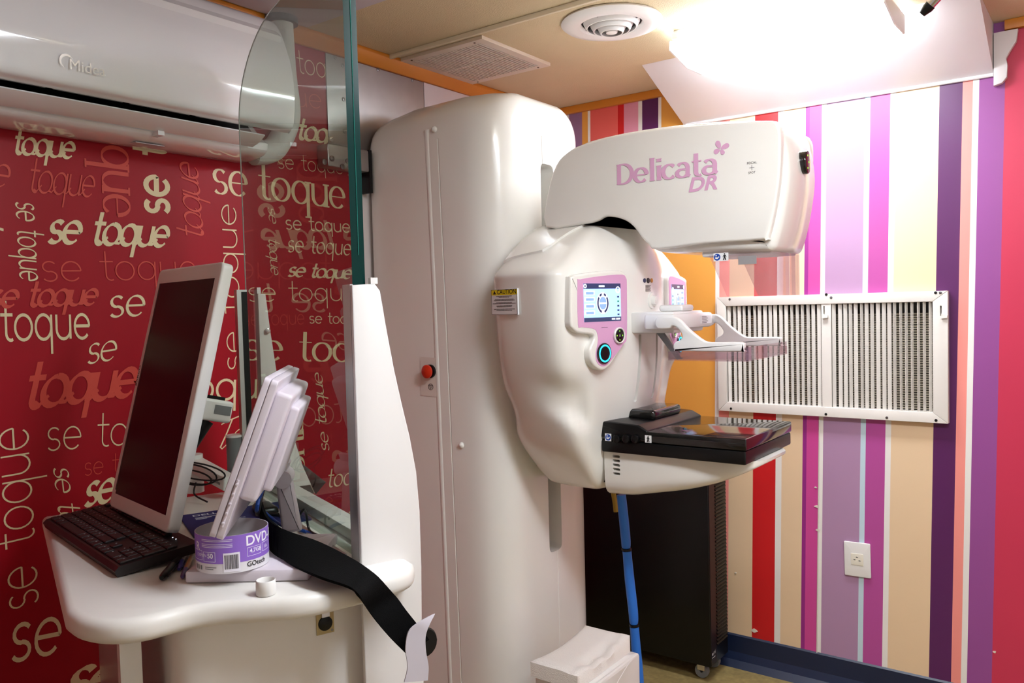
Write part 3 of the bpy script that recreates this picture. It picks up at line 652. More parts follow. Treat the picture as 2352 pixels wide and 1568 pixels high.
for sgn in (1, -1):
    yy = YC+(G[:, :, 1]-YC)*sgn
    J_ = np.arange(G.shape[1])[None, :]; J_ = J_ if sgn > 0 else G.shape[1]-J_
    q_ = (J_-17.6)/4.6+0*G[:, :, 2]; z_ = G[:, :, 2]
    # hand scoop under the panel: rounded top, crisp lower lip falling towards the front
    e_ = np.minimum(np.minimum((1.178-.02*q_**2-z_)/.075, (z_-(1.042-.05*q_))/.026), np.minimum((1-q_)*2.0, (1.15+q_)*.62))
    m_ = np.clip(e_, 0, 1); m_ = m_*m_*(3-2*m_)*.040
    G[:, :, 1] += m_*sgn*.85; G[:, :, 0] -= m_*.5
    r2 = ((G[:, :, 0]+1.375)/.06)**2+((G[:, :, 2]-1.055)/.07)**2
    m_ = np.clip(1-r2, 0, 1)**.8*.035*(yy < YC); G[:, :, 1] += m_*sgn
for it in range(3):
    L = (np.roll(G, 1, 1)+np.roll(G, -1, 1))/2; U = G.copy(); U[1:-1] = (G[2:]+G[:-2])/2
    N_ = .5*L+.5*U; N_[0] = G[0]; N_[-1] = G[-1]; G = G*.5+N_*.5
v, f = loft([list(r) for r in G])
pod = mk('swivel_pod', v, f, M_WHITE, MU, smooth=True, sharp=60)
BV = BVHTree.FromPolygons([Vector(p) for p in v], f)
def podhit(px, py, off=0):
    d = Vector(ray(px, py)).normalized(); h, n, i, l = BV.ray_cast(Vector(CAM), d); 
    if h is None: return None, None
    if n.dot(d) > 0: n = -n
    return np.array(h+n*off), np.array(n)
# lid on the pod's shoulder
lv = []; lf = []; nu, nw = 14, 18
for j in range(nw+1):
    for i in range(nu+1):
        x = -1.345+(.15+.05*(j/nw))*i/nu; y = 1.766+(YC+.02-1.766)*j/nw
        cr = .018*max(0, 1-j/2)**2*(max(0, abs(i/nu-.5)*2-.8)/.2)**2
        h, n, _, _ = BV.ray_cast(Vector((x, y+cr, 3)), Vector((0, 0, -1)))
        lv.append((h+Vector((0, -.35, 1)).normalized()*.006))
nl = len(lv); lv += [p-Vector((0, -.35, 1)).normalized()*.007 for p in lv]
for j in range(nw):
    for i in range(nu):
        k = j*(nu+1)+i; lf += [(k, k+1, k+nu+2, k+nu+1), (nl+k, nl+k+nu+1, nl+k+nu+2, nl+k+1)]
bd = [i for i in range(nu+1)]+[(j+1)*(nu+1)-1 for j in range(1, nw+1)]+[nw*(nu+1)+i for i in range(nu-1, -1, -1)]+[j*(nu+1) for j in range(nw-1, 0, -1)]
for i in range(len(bd)): a, b = bd[i], bd[(i+1) % len(bd)]; lf.append((a, b, b+nl, a+nl))
mk('pod_lid', lv, lf, M_WHITE, pod, smooth=True)
# caution label
h0, n0 = podhit(1159, 694); u0 = V(.125, -.039, 0); u0 /= np.linalg.norm(u0); nn = V(-.298, -.954, 0)
lc = [hit(*q, h0+nn*.0018, nn) for q in ((1128,664),(1188,663),(1190,724),(1130,722))]
wd_ = np.linalg.norm(lc[1]-lc[0]); ht_ = np.linalg.norm(lc[3]-lc[0]); ctr = sum(lc)/4
CL = frame(ctr, u0, (0,0,1), nn)
lab = plate('caution_label', [(-wd_/2,-ht_/2),(wd_/2,-ht_/2),(wd_/2,ht_/2),(-wd_/2,ht_/2)], CL, -.004, .0005, mat('label white', (236, 236, 236), .4), pod, label='white and yellow caution label')
mk_b = mat('label black print', (24, 24, 26), .5)
bw = .0008
for (a0, b0, a1, b1) in ((-wd_/2+.001,-ht_/2+.001,-wd_/2+.001+bw,ht_/2-.001),(wd_/2-.001-bw,-ht_/2+.001,wd_/2-.001,ht_/2-.001),(-wd_/2+.001,-ht_/2+.001,wd_/2-.001,-ht_/2+.001+bw),(-wd_/2+.001,ht_/2-.001-bw,wd_/2-.001,ht_/2-.001)):
    plate('border', [(a0,b0),(a1,b0),(a1,b1),(a0,b1)], CL, .0005, .0009, mk_b, lab)
plate('yellow_band', [(-wd_/2+.002,ht_*.27),(wd_/2-.002,ht_*.27),(wd_/2-.002,ht_/2-.002),(-wd_/2+.002,ht_/2-.002)], CL, .0005, .0008, mat('caution yellow', (240, 218, 20), .4), lab)
text('caution_text', 'CAUTION', .0165, lambda a, b, d: CL(a-wd_*.27, b+ht_*.31, .001), mk_b, lab, sx=wd_*.74/.0755 if wd_ else 1, bold=.0003)
plate('warning_triangle', [(-wd_*.42,ht_*.31),(-wd_*.3,ht_*.31),(-wd_*.36,ht_*.45)], CL, .0008, .0011, mk_b, lab)
for i, b in enumerate((.21,.17,.09,.05,-.03,-.07,-.16,-.2,-.29,-.34)):
    L_ = (.3,.2,.36,.4,.3,.44,.3,.28,.4,.3)[i]*wd_; y = b*ht_
    mb = MB(); x = -L_
    while x < L_:
        l = random.uniform(.0015, .004); mb.add(([CL(x,y,.0008),CL(min(x+l,L_),y,.0008),CL(min(x+l,L_),y+.0016,.0008),CL(x,y+.0016,.0008)], [(0,1,2,3)])); x += l+.0007
    mb.build('text_line', mk_b, lab)
# --- control panels on both front wings
em = lambda n, c, s: mat('screen '+n, c, .3, var=0, emit=s)
def control_panel(sgn):
    t0, n_ = V(.183, .983, 0), V(.983, -.183, 0)
    p0 = V(-1.078, 1.735, 1.35)+n_*.003
    def uv(px, py):
        q = hit(px, py, p0, n_)-p0; return float(q@t0), float(q[2])
    if sgn > 0: Mp = frame(p0, t0, (0,0,1), n_)
    else:
        Mp = frame(V(p0[0], 2*YC-p0[1], p0[2]), t0*V(1,-1,1), (0,0,1), n_*V(1,-1,1))
    outer = [uv(*q) for q in ((1303,645),(1308,635),(1320,630),(1374,623),(1416,622),(1428,629),(1434,645),(1435,732),(1433,776),(1424,793),(1399,832),(1386,846),(1374,850),(1360,842),(1349,825),(1347,803),(1354,786),(1357,775),(1351,768),(1322,765),(1309,755),(1303,738))]
    inner = [uv(*q) for q in ((1318,650),(1324,642),(1374,634),(1420,631),(1429,639),(1431,656),(1431,770),(1424,789),(1394,828),(1381,840),(1370,839),(1361,828),(1360,809),(1365,782),(1362,762),(1352,754),(1327,751),(1319,744))]
    sm = lambda P_: [tuple(p) for p in cat(P_, 3, True)]
    v, f = rext(sm(outer), -.03, .012, .006, Mp, 4); cp = mk('control_panel', v, f, M_WHITE, MU, smooth=True, sharp=60)
    plate('pink_film', sm(inner), Mp, .0115, .0128, M_PINK, cp)
    (sx0, sz1), (sx1, sz0) = uv(1331, 651), uv(1417.5, 736)
    plate('screen', [(sx0,sz0),(sx1,sz0),(sx1,sz1),(sx0,sz1)], Mp, .012, .0134, em('blue', (150, 200, 250), .75), cp, label='lit pale blue touch screen')
    W_, H_ = sx1-sx0, sz1-sz0
    R = lambda x0, y0, x1, y1: [(sx0+W_*x0,sz0+H_*y0),(sx0+W_*x1,sz0+H_*y0),(sx0+W_*x1,sz0+H_*y1),(sx0+W_*x0,sz0+H_*y1)]
    dk, pw, ml = em('dark', (44, 54, 88), .45), em('white', (235, 245, 255), .9), em('mid', (120, 150, 215), .6)
    ly = [.0136]
    def g(n, P_, m): ly[0] += .00003; plate(n, P_, Mp, .0130, ly[0], m, cp)
    g('screen_bar', R(0,.86,1,1), dk); g('screen_bar', R(0,0,1,.11), dk)
    for y in (.21, .38, .56, .72):
        g('screen_box', R(.02,y-.025,.28,y+.085), pw); g('screen_box', R(.05,y-.01,.26,y+.06), ml)
    g('screen_text', R(.4,.905,.55,.95), pw); g('screen_text', R(.74,.035,.83,.075), pw); g('screen_text', R(.86,.035,.97,.075), pw)
    ex, ey = sx0+W_*.5, sz0+H_*.48
    def ell(rx, ry, a0, a1, th, m, n='screen_arc'):
        P_ = [(ex+rx*math.cos(math.radians(a)), ey+ry*math.sin(math.radians(a))) for a in np.linspace(a0, a1, 14)]; P_ += [(ex+(rx-th)*math.cos(math.radians(a)), ey+(ry-th)*math.sin(math.radians(a))) for a in np.linspace(a1, a0, 14)]
        g(n, P_, m)
    g('screen_oval', ngon2(30, W_*.165, ex, ey, H_*.28), pw)
    for a0, a1 in ((-75,40),(52,78),(102,128),(140,255)): ell(W_*.155, H_*.27, a0, a1, .006, dk)
    g('screen_dome', [(ex+W_*.095*math.cos(a), ey+.002+H_*.15*math.sin(a)) for a in np.linspace(0, math.pi, 14)], ml)
    g('screen_dome', [(ex+W_*.095*math.cos(a), ey-.002-H_*.15*math.sin(a)) for a in np.linspace(0, math.pi, 14)], ml)
    for i, y in enumerate((.64, .52, .4, .28, .17)): g('screen_icon', R(.90,y-.02,.95,y+.025), em('green', (60, 130, 110), .5) if i == 1 else dk)
    for (cx, cy, r0, r1) in ((.92,.83,.006,.0085), (.035,.93,.003,.0055)):
        v, f = ringv(lambda a, b, d: Mp(sx0+W_*cx+a, sz0+H_*cy+b, d), r0, r1, .0133, .0143, 20); mk('screen_icon', v, f, pw, cp)
    a, b = uv(1380, 752); plate('print_line', [(a-.012,b-.0005),(a+.012,b-.0005),(a+.012,b+.0005),(a-.012,b+.0005)], Mp, .0127, .0131, mk_b, cp)
    a, b = uv(1377, 811); Mr = lambda x, y, d: Mp(a+x, b+y, d)
    disc('ring_button', Mr, .0268, .014, .0185, M_BLKGL, cp, 32, .002)
    v, f = ringv(Mr, .0185, .0225, .0182, .0192, 36); mk('light_ring', v, f, mat('cyan light ring', (40, 205, 245), .3, var=0, emit=1.0), cp, label='glowing cyan ring')
    disc('ring_cap', Mr, .0175, .018, .0205, M_BLACK, cp, 28, .001)
    a2, b2 = uv(1411, 770); Md = lambda x, y, d: Mp(a2+x, b2+y, d)
    v, f = lathe([(.0175,.014),(.021,.014),(.0215,.0185),(.0195,.0205),(.0175,.0195)], Md, 30); mk('pad_rim', v, f, M_WHITE, cp, smooth=True)
    disc('direction_pad', Md, .0176, .014, .0185, M_BLKGL, cp, 26, .001)
    gl = mat('green pad light', (130, 230, 40), .4, var=0, emit=.9)
    for (x, y) in ((0,.0115),(0,-.0115),(.011,0),(-.011,0)): plate('pad_light', ngon2(3, .0022, x, y), Md, .0184, .019, gl, cp)
    plate('pad_square', [(-.003,-.003),(.003,-.003),(.003,.003),(-.003,.003)], Md, .0184, .019, M_GREYP, cp)
control_panel(1); control_panel(-1)
# nose details
NX_ = -1.030
def nz(px, py, off=0): return hit(px, py, (NX_+off, 0, 0), (1, 0, 0))
hN, _ = podhit(1497, 690); NX_ = hN[0]+.001
Kn = frame(nz(1497, 690), (0,1,0), (0,0,1), (1,0,0))
v, f = lathe([(.0005,.016),(.012,.015),(.0135,.010),(.0145,.004),(.022,.003),(.024,-.004),(.0005,-.004)], Kn, 28); mk('carriage_knob', v, f, M_WHITE, pod, smooth=True)
for i, (y, rr) in enumerate(((1481,.006),(1489,.0075),(1497,.006))):
    p = nz(y, 644); disc('symbol', frame(p, (0,1,0), (0,0,1), (1,0,0)), rr, -.004, .001, (em('navyprint', (40,44,90), 0) if False else mat('navy print', (40, 46, 86), .5)) if i == 0 else (mk_b if i == 1 else mat('amber print', (214, 150, 50), .5)), pod, 16, 0)
for i in range(5):
    p = nz(1489, 655+i*3.2); box('print_line', (p[0]-.004, p[1]-.014, p[2]-.0006), (p[0]+.001, p[1]+.014-.004*(i % 2), p[2]+.0006), mk_b, pod)
for y in (1.956, 2.05):
    carve(pod, [rext(rc([(y,1.075),(y+.012,1.075),(y+.012,1.258),(y,1.258)], .004, 3), NX_-.045, NX_+.05, 0, lambda a, b, d: (d, a, b))], sharp=50)
# --- tube head
HN = 1.905
def hx(px, py, y=HN): p = on(px, py, 1, y); return p[0], p[2]
hp_ = [(1250,524),(1254,470),(1262,420),(1273,385),(1292,354),(1322,333),(1360,318),(1440,300),(1550,284),(1680,274),(1790,268),(1826,274),(1846,296),(1858,335),(1863,385),(1858,440),(1846,505),(1832,552),(1822,568),(1800,574),(1700,577),(1560,579),(1512,578),(1489,566),(1472,548),(1458,528),(1440,512),(1415,503),(1395,502),(1380,509),(1345,517)]
pr2 = []
for q in hp_:
    x, z = hx(*q); w_ = max(0, min(1, (q[0]-1690)/150)); w_ = w_*w_*(3-2*w_); pr2.append((x-.035*w_, z, w_))
pp = [(a, b) for a, b, c in pr2]
pp = [tuple(p) for p in cat(pp, 3, True)]
wts = lambda x: max(0, min(1, (x+.80)/.2))
v, f = rext(pp, HN+.004, 2*YC-HN-.004, .022, lambda a, b, d: (a-.030*wts(a)*((d-YC)/.119)**2, d, b), 5)
head = mk('tube_head', v, f, M_WHITE, MU, smooth=True, sharp=45)
cv_ = [(1257,522),(1262,440),(1280,381),(1305,352),(1345,331),(1440,308),(1550,293),(1680,283),(1772,278),(1790,286),(1796,312),(1794,400),(1783,480),(1768,543),(1755,551),(1620,560),(1512,573),(1493,562),(1476,545),(1462,525),(1442,508),(1415,499),(1392,498),(1375,507),(1345,514)]
for sg in (1, -1):
    prf = []
    for q in cv_:
        x, z = hx(*q); w_ = max(0, min(1, (q[0]-1690)/150)); prf.append((x, z))
    prf = [tuple(p) for p in cat(prf, 3, True)]
    v, f = rext(prf, .02, -.010, .007, (lambda a, b, d: (a, HN+d, b)) if sg > 0 else (lambda a, b, d: (a, 2*YC-HN-d, b)), 4)
    sc_ = mk('side_cover', v, f, M_WHITE, head, smooth=True, sharp=50)
FY = HN-.010
FM = lambda px, py: on(px, py, 1, FY)
A_, B_ = FM(1417, 424), FM(1652, 397)
STY['deli'] = dict(wmin=.10, wmax=.33, nib=0, serif=.2, track=.02)
q_, wd2 = strokes('Delicata', **STY['deli'])
word('lettering', 'Delicata', 'deli', A_, B_, .0345, (0,-1,0), M_PINKL, head, d=.0012)
p = FM(1580, 441); p2 = FM(1655, 432); u2 = (p2-p)/np.linalg.norm(p2-p)
text('lettering', 'DR', .048, frame(p, u2, (0,0,1), (0,-1,0)), M_PINKL, head, d=.0012, shear=.25, sx=1.15, bold=.0013)
c0 = FM(1655, 342)
for (ang, ln, wd3, off) in ((115,.02,.006,.012),(20,.022,.006,.012),(-60,.014,.005,.009),(205,.016,.006,.010)):
    a = math.radians(ang); Pq = []
    for k in range(16):
        th = 2*math.pi*k/16; x, y = off+ln*.5*math.cos(th), wd3*math.sin(th)*(1+.3*math.cos(th)); Pq.append((x*math.cos(a)-y*math.sin(a), x*math.sin(a)+y*math.cos(a)))
    plate('butterfly_wing', Pq, frame(c0, (1,0,0), (0,0,1), (0,-1,0)), 0, .0012, M_PINKL, head)
c1 = FM(1727, 385); MF = frame(c1, (1,0,0), (0,0,1), (0,-1,0))
text('focal_mark', 'FOCAL', .0075, lambda a, b, d: MF(a, b+.009, d), mk_b, head, align='CENTER')
text('focal_mark', 'SPOT', .0075, lambda a, b, d: MF(a, b-.014, d), mk_b, head, align='CENTER')
plate('focal_cross', [(-.006,-.0004),(.006,-.0004),(.006,.0004),(-.006,.0004)], MF, 0, .0006, mk_b, head); plate('focal_cross', [(-.0004,-.006),(.0004,-.006),(.0004,.006),(-.0004,.006)], MF, 0, .0006, mk_b, head)
hb = hx(1700, 578)[1]
ex_ = on(1857, 372, 1, YC)
eo = frame((ex_[0]-.004, YC, ex_[2]), (0,1,0), (0,0,1), (1,0,0))
v, f = rext(ngon2(26, .022, 0, 0, .028), -.02, .004, .003, eo, 3); mk('end_keypad', v, f, M_BLKGL, head, smooth=True)
for (x, y) in ((0,.015),(0,-.015),(.008,0)): plate('keypad_light', ngon2(8, .002, x-.006, y), eo, .0038, .0046, MATS['green pad light'], head)
# collimator under the head and clear face shield
box('collimator', (-.835, 1.93, hb-.006), (-.66, 2.12, hb+.02), M_WHITE2, MU, bev=.004)
disc('lock_screw', frame(on(1631, 578, 1, 1.96), (1,0,0), (0,1,0), (0,0,-1)), .009, -.012, .008, M_GREYP, MU, 16)
sp = [(-.81,1.915)]+[(-.71,1.915)]+arc(-.705, 1.96, .06, .045, -90, 0, 8)+arc(-.705, 2.09, .06, .045, 0, 90, 8)+[(-.81,2.135)]
sp = [tuple(p) for p in sp]; zt = hb-.004; zb_ = 1.352
inn = []
for i, p in enumerate(sp):
    a = V(*sp[max(i-1, 0)]); b = V(*sp[min(i+1, len(sp)-1)]); tt = (b-a)/np.linalg.norm(b-a); inn.append(V(*p)+V(-tt[1], tt[0])*.0025)
v = []; f = []; n = len(sp)
for i in range(n):
    xo = .045 if i in (0, n-1) else 0
    v += [(sp[i][0], sp[i][1], zt), (sp[i][0]+xo, sp[i][1], zb_), (inn[i][0]+xo, inn[i][1], zb_), (inn[i][0], inn[i][1], zt)]
    if i: k = 4*i; f += [(k-4+j, k-4+(j+1) % 4, k+(j+1) % 4, k+j) for j in range(4)]
f += [(0,1,2,3), (4*n-4, 4*n-1, 4*n-2, 4*n-3)]
M_CLEAR = glassmat('clear acrylic', (242, 232, 234), .02, 1.0, .1)
fs = mk('face_shield', v, f, M_CLEAR, MU, smooth=True, sharp=35)
plate('grey_band', [(-.735,1.428),(-.69,1.428),(-.69,1.448),(-.735,1.448)], lambda a, b, d: (a, 1.9145-d, b), 0, .001, mat('grey tape', (150, 146, 146), .5), fs)
def picto(c, n_, u_, s, parent, blue=True, man=True, wide=False):
    Mq = frame(c, u_, (0,0,1), n_); w2 = s*(1.0 if wide else .5)
    p_ = plate('pictogram', [(-w2,-s*.52),(w2,-s*.52),(w2,s*.52),(-w2,s*.52)], Mq, 0, .0008, mat('label white', (236,236,236), .4), parent)
    if blue:
        x0 = -s*.5 if wide else 0
        disc('blue_sign', lambda a, b, d: Mq(a+x0, b, d), s*.44, .0007, .0011, mat('sign blue', (20, 70, 165), .4), p_, 24, 0)
        plate('figure', [(x0-s*.25,-s*.2),(x0+s*.05,-s*.25),(x0+s*.28,-s*.02),(x0+s*.25,s*.12),(x0+s*.02,-s*.05),(x0-s*.22,s*.05)], Mq, .0011, .0014, mat('label white', (236,236,236), .4), p_)
        disc('figure_head', lambda a, b, d: Mq(a+x0-s*.13, b+s*.2, d), s*.1, .0011, .0014, mat('label white', (236,236,236), .4), p_, 12, 0)
    if man:
        x0 = s*.5 if wide else 0
        plate('man', [(x0-s*.22,-s*.42),(x0-s*.08,-s*.42),(x0,-s*.12),(x0+s*.08,-s*.42),(x0+s*.22,-s*.42),(x0+s*.1,0),(x0+s*.12,s*.08),(x0+s*.28,-s*.05),(x0+s*.12,s*.25),(x0-s*.12,s*.25),(x0-s*.28,-s*.05),(x0-s*.12,s*.08),(x0-s*.1,0)], Mq, .0007, .0012, mk_b, p_)
        disc('man_head', lambda a, b, d: Mq(a+x0, b+s*.36, d), s*.09, .0007, .0012, mk_b, p_, 12, 0)
c = on(1656, 590, 1, 1.9128); picto(c, (0,-1,0), (1,0,0), .019, fs, wide=True)
# --- detector table
tb = thing
TX0, TX1, TY0, TY1 = -1.094, -.70, 1.857, 2.19
tabl = box('detector_table', (TX0, TY0, .952), (TX1-.002, TY1, .985), M_BLACK, MU, bev=.004, label='black detector table')
box('top_plate', (TX0, TY0-.001, .986), (TX1, TY1+.001, 1.0145), M_BLKGL, tabl, bev=.004)
mp = rc([(-1.115,.99),(-.957,.99),(-.957,1.016),(-.985,1.030),(-1.07,1.034),(-1.115,1.03)], .006, 3)
v, f = rext(mp, TY0-.002, TY1+.002, .005, lambda a, b, d: (a, d, b)); mk('rear_mount', v, f, M_BLACK, tabl, smooth=True)
b3 = rc([(-1.085,1.95),(-.985,1.95),(-.985,2.12),(-1.085,2.12)], .012, 3); v, f = rext(b3, 1.028, 1.056, .010, lambda a, b, d: (a, b, d), 4); mk('rear_block', v, f, M_BLKGL, tabl, smooth=True)
for q in (1418, 1440, 1461):
    p = on(q, 1007, 1, TY0-.002); disc('release_knob', frame(p, (1,0,0), (0,0,1), (0,-1,0)), .011, -.002, .010, M_BLACK, tabl, 18, .003)
picto(on(1397, 1004, 1, TY0-.0025), (0,-1,0), (1,0,0), .019, tabl, True, False); picto(on(1489, 1008, 1, TY0-.0025), (0,-1,0), (1,0,0), .018, tabl, False, True)
# white carrier below the table
crs = [(-1.097,.829,.150),(-1.03,.833,.152),(-.967,.845,.152),(-.90,.859,.150),(-.846,.873,.146),(-.79,.892,.138),(-.744,.912,.126),(-.705,.932,.105),(-.685,.945,.07)]
rings = []
for x, zb2, hw in [tuple(p) for p in cat(crs, 4)]:
    hgt = .9515-zb2; q = rc([(-hw, .9515), (-hw*.97, zb2), (hw*.97, zb2), (hw, .9515)], [0, min(.045, hgt*.45), min(.045, hgt*.45), 0], 6); rings.append([(x, YC+p[0], p[1]) for p in q])
v, f = loft(rings); car = mk('table_carrier', v, f, M_WHITE, MU, smooth=True, sharp=50)
box('carrier_neck', (-1.13, 1.90, .86), (-1.085, 2.15, 1.0), M_BLACK, MU)
for q in (1048, 1058, 1068, 1078, 1088):
    p = on(1415, q, 1, YC-.1515); carve(car, [rext(rc([(-.011,-.0034),(.011,-.0034),(.011,.0034),(-.011,.0034)], .003, 4), -.06, .02, 0, frame(p, (1,0,-.03), (0.03,0,1), (0,-1,0)))])
# --- compression carriage, arms and clear paddle
cg = box('compression_carriage', (-1.05, 1.93, 1.262), (-.915, 2.118, 1.318), M_WHITE2, MU, bev=.006)
box('cross_plate', (-.985, 1.899, 1.272), (-.90, 2.149, 1.312), M_WHITE2, cg, bev=.008)
box('lock_lever', (-.985, 1.985, 1.317), (-.915, 2.06, 1.335), M_WHITE2, cg, bev=.008)
plate('rating_label', [(-.035,-.010),(.03,-.010),(.03,.012),(-.035,.012)], frame((-.8985, 2.10, 1.292), (0,1,0), (0,0,1), (1,0,0)), -.0015, .0006, mat('label white', (236,236,236), .4), cg)
for i in range(5): plate('label_line', [(-.03,.008-i*.004),(.0+.008*(i % 2),.008-i*.004),(.0+.008*(i % 2),.009-i*.004),(-.03,.009-i*.004)], frame((-.8985, 2.10, 1.292), (0,1,0), (0,0,1), (1,0,0)), .0005, .0009, mk_b, cg)
ao = [(345,900),(380,865),(500,862),(560,870),(620,910),(680,975),(760,1045),(850,1110),(930,1132),(1250,1132),(1290,1165),(1280,1215),(1250,1235),(600,1228),(545,1210),(535,1170),(560,1130),(610,1110),(630,1070),(610,1020),(560,970),(520,965),(490,990),(380,992),(345,950)]
ap = [hx(1430+.2168*a, 540+.2168*b, 1.885) for a, b in ao]; ap = [tuple(p) for p in cat(ap, 3, True)]
for y0, y1 in ((1.884, 1.899), (2.149, 2.164)):
    v, f = rext(ap, y0, y1, .004, lambda a, b, d: (a, d, b), 3); mk('paddle_arm', v, f, M_WHITE2, cg, smooth=True, sharp=50)
bk_ = [(-.975,1.265),(-.955,1.265),(-.905,1.195),(-.915,1.192)]
v, f = rext(bk_, 1.945, 1.957, .002, lambda a, b, d: (a, d, b)); mk('paddle_stay', v, f, M_GREYP, cg)
px0, px1, py0, py1, pz = -.905, -.705, 1.874, 2.176, 1.196
M_PAD = glassmat('clear paddle plastic', (236, 222, 226), .02, 1.0, .06)
mb = MB(); mb.add(boxv((px0,py0,pz), (px1,py1,pz+.003)))
mb.add(boxv((px0,py0,pz+.0031), (px1,py0+.003,pz+.022))).add(boxv((px0,py1-.003,pz+.0031), (px1,py1,pz+.022)))
mb.add(boxv((px1-.003,py0+.0031,pz+.0031), (px1,py1-.0031,pz+.034))); mb.add(boxv((px0,py0+.0031,pz+.0031), (px0+.003,py1-.0031,pz+.022)))
mb.build('clear_paddle', M_PAD, cg, label='clear plastic compression paddle')

# ------------------------------------------------------------------ operator console (turned 21 degrees)
EA, EB = V(.9331, -.3595, 0), V(.3595, .9331, 0)
def AB(a, b, z): return EA*a+EB*b+V(0, 0, z)
DZ = .93
def ab(px, py, z): p = on(px, py, 2, z); return float(p@EA), float(p@EB)
con = thing('console_desk', 'white operator console desk with a wavy front edge in front of the red wall', 'desk', tuple(AB(-1.5, .3, 0)))
fe = cat([(-1.30,.064),(-1.252,.078),(-1.213,.11),(-1.197,.152),(-1.203,.209),(-1.194,.250),(-1.17,.303),(-1.149,.359),(-1.150,.428),(-1.157,.501),(-1.172,.540),(-1.20,.560)], 4)
top = [(-1.955,.064)]+[tuple(p) for p in fe]+[(-1.955,.562)]
v, f = rext(top, DZ-.036, DZ, .014, AB, 4); mk('worktop', v, f, mat('white solid surface worktop', (232, 229, 223), .3, var=.01), con, smooth=True, sharp=50)
cab = rc([(-1.80,.20),(-1.262,.20),(-1.262,.53),(-1.80,.53)], [0,.05,.004,0], 6)
v, f = rext(cab, .002, DZ-.037, 0, AB); cb_ = mk('cabinet', v, f, M_WHITE2, con, smooth=True)
box('cabinet_foot', (-1.79, .212, .0), (-1.30, .48, .0019), M_GREYP, con, T=AB)
box('lower_post', (-1.37, .135, 0), (-1.335, .165, DZ-.037), M_WHITE2, con, T=AB)
box('lower_screen', (-1.80, .145, .05), (-1.372, .151, DZ-.037), glassmat('frosted acrylic', (214, 196, 200), .1, 1.0, .25), con, T=AB)
pc = hit(746, 1426, AB(-1.262, 0, 0), EA); CP = frame(pc, EB, (0,0,1), EA)
jk = plate('jack_plate', [(-.0145,-.02),(.0145,-.02),(.0145,.021),(-.0145,.021)], CP, 0, .002, mat('brass plate', (176, 160, 120), .35, .8), con)
disc('jack', lambda a, b, d: CP(a, b-.003, d), .0118, .0005, .004, M_BLACK, jk, 20)
box('jack_latch', (-.006, .008, .002), (.007, .016, .005), M_CHROME, jk, T=CP)
for a, b in ((-.011,.016),(.011,-.016)): disc('screw', lambda x, y, d: CP(a+x, b+y, d), .002, .002, .003, M_SCREW, jk, 8, .0003)
# radiation shield: lead glass pane on two white brackets
GB = .497
sh = thing('radiation_shield', 'tall clear lead glass shield with dark green edge on white brackets', 'screen', tuple(AB(-1.57, GB, 0)))
ga0, ga1, gz0_, gz1_ = -1.902, -1.243, DZ+.004, 1.938
gp = [(ga0,gz0_),(ga1,gz0_)]+arc(ga1-.05, gz1_-.05, .05, .05, 0, 90, 8)+arc(ga0+.30, gz1_-.17, .30, .17, 90, 180, 14)
v, f = rext(gp, GB-.011, GB+.011, 0, lambda a, b, d: AB(a, d, b))
M_GLASS = glassmat('lead glass', (226, 232, 226), .0, 1.0, .018)
M_EDGE = mat('dark green glass edge', (0, 44, 40), .18, var=.3, vscale=3, spec=.12)
M_EDGE2 = mat('pale polished glass edge', (168, 178, 172), .15, var=.05)
n = len(gp); mi = []
for j in range(n):
    mid = (gp[j][0]+gp[(j+1) % n][0])/2; mi.append(1 if mid > ga1-.06 else 0)
mk('glass_pane', v, f, [M_GLASS, M_EDGE, M_EDGE2], sh, midx=mi+[0, 0])
tube('pale_edge', [AB(a, GB-.0105, b) for a, b in [(ga1-.08, gz1_)]+gp[12:]+[(ga0, gz0_)]], .0014, M_EDGE2, sh, 6)
tube('laminate_line', [AB(ga1+.0006, GB+.001, DZ+.5), AB(ga1+.0006, GB+.001, gz1_-.05)], .0008, mat('teal line', (20, 110, 100), .3), sh, 6)
na = -1.238
def bp_(px, py, a=na): p = hit(px, py, AB(a, 0, 0), EA); return float(p@EB), float(p[2])
nb = [bp_(*q) for q in ((855,652),(867,668),(882,755),(900,850),(918,930),(935,1000),(950,1080),(958,1170),(962,1300),(963,1430))]
nb0 = bp_(803, 655)
gpz = [(nb0[0],.0),(nb0[0],nb0[1])]+nb+[(nb[-1][0],.0)]
v, f = rext(gpz[::-1], na, na+.012, .003, lambda a, b, d: AB(d, a, b)); mk('near_bracket', v, f, M_MATTW, sh, smooth=True, sharp=60)
box('channel', (ga1-.03, GB-.0165, DZ), (ga1+.003, GB-.0115, 1.383), M_ALU, sh, T=AB)
box('channel', (ga1-.03, GB+.0115, DZ), (ga1+.004, GB+.02, 1.383), M_WHITE2, sh, T=AB)
box('clamp', (na+.001, GB+.014, 1.383), (na+.011, GB+.026, 1.393), M_MATTW, sh, T=AB)
fa = -1.898
fb = [bp_(*q, fa) for q in ((597,674),(607,676),(618,760),(632,850),(655,950),(690,1060),(722,1130),(745,1188))]
fz = [(GB+.012, DZ), (GB+.012, fb[0][1])]+[p for p in fb[1:-1]]+[(fb[-1][0], DZ)]
v, f = rext(fz[::-1], fa, fa+.012, .002, lambda a, b, d: AB(d, a, b)); mk('far_bracket', v, f, M_MATTW, sh, smooth=True, sharp=60)
for z in (1.30, 1.16): 
    p = AB(fa+.013, GB+.03, z); disc('bracket_screw', frame(p, EB, (0,0,1), EA), .006, -.001, .008, M_CHROME, sh, 12)
box('far_channel', (ga0-.012, GB-.034, DZ), (ga0+.012, GB-.0115, 1.395), M_ALU, sh, T=AB); box('far_channel', (ga0-.012, GB+.0115, DZ), (ga0+.012, GB+.02, 1.40), M_ALU, sh, T=AB)
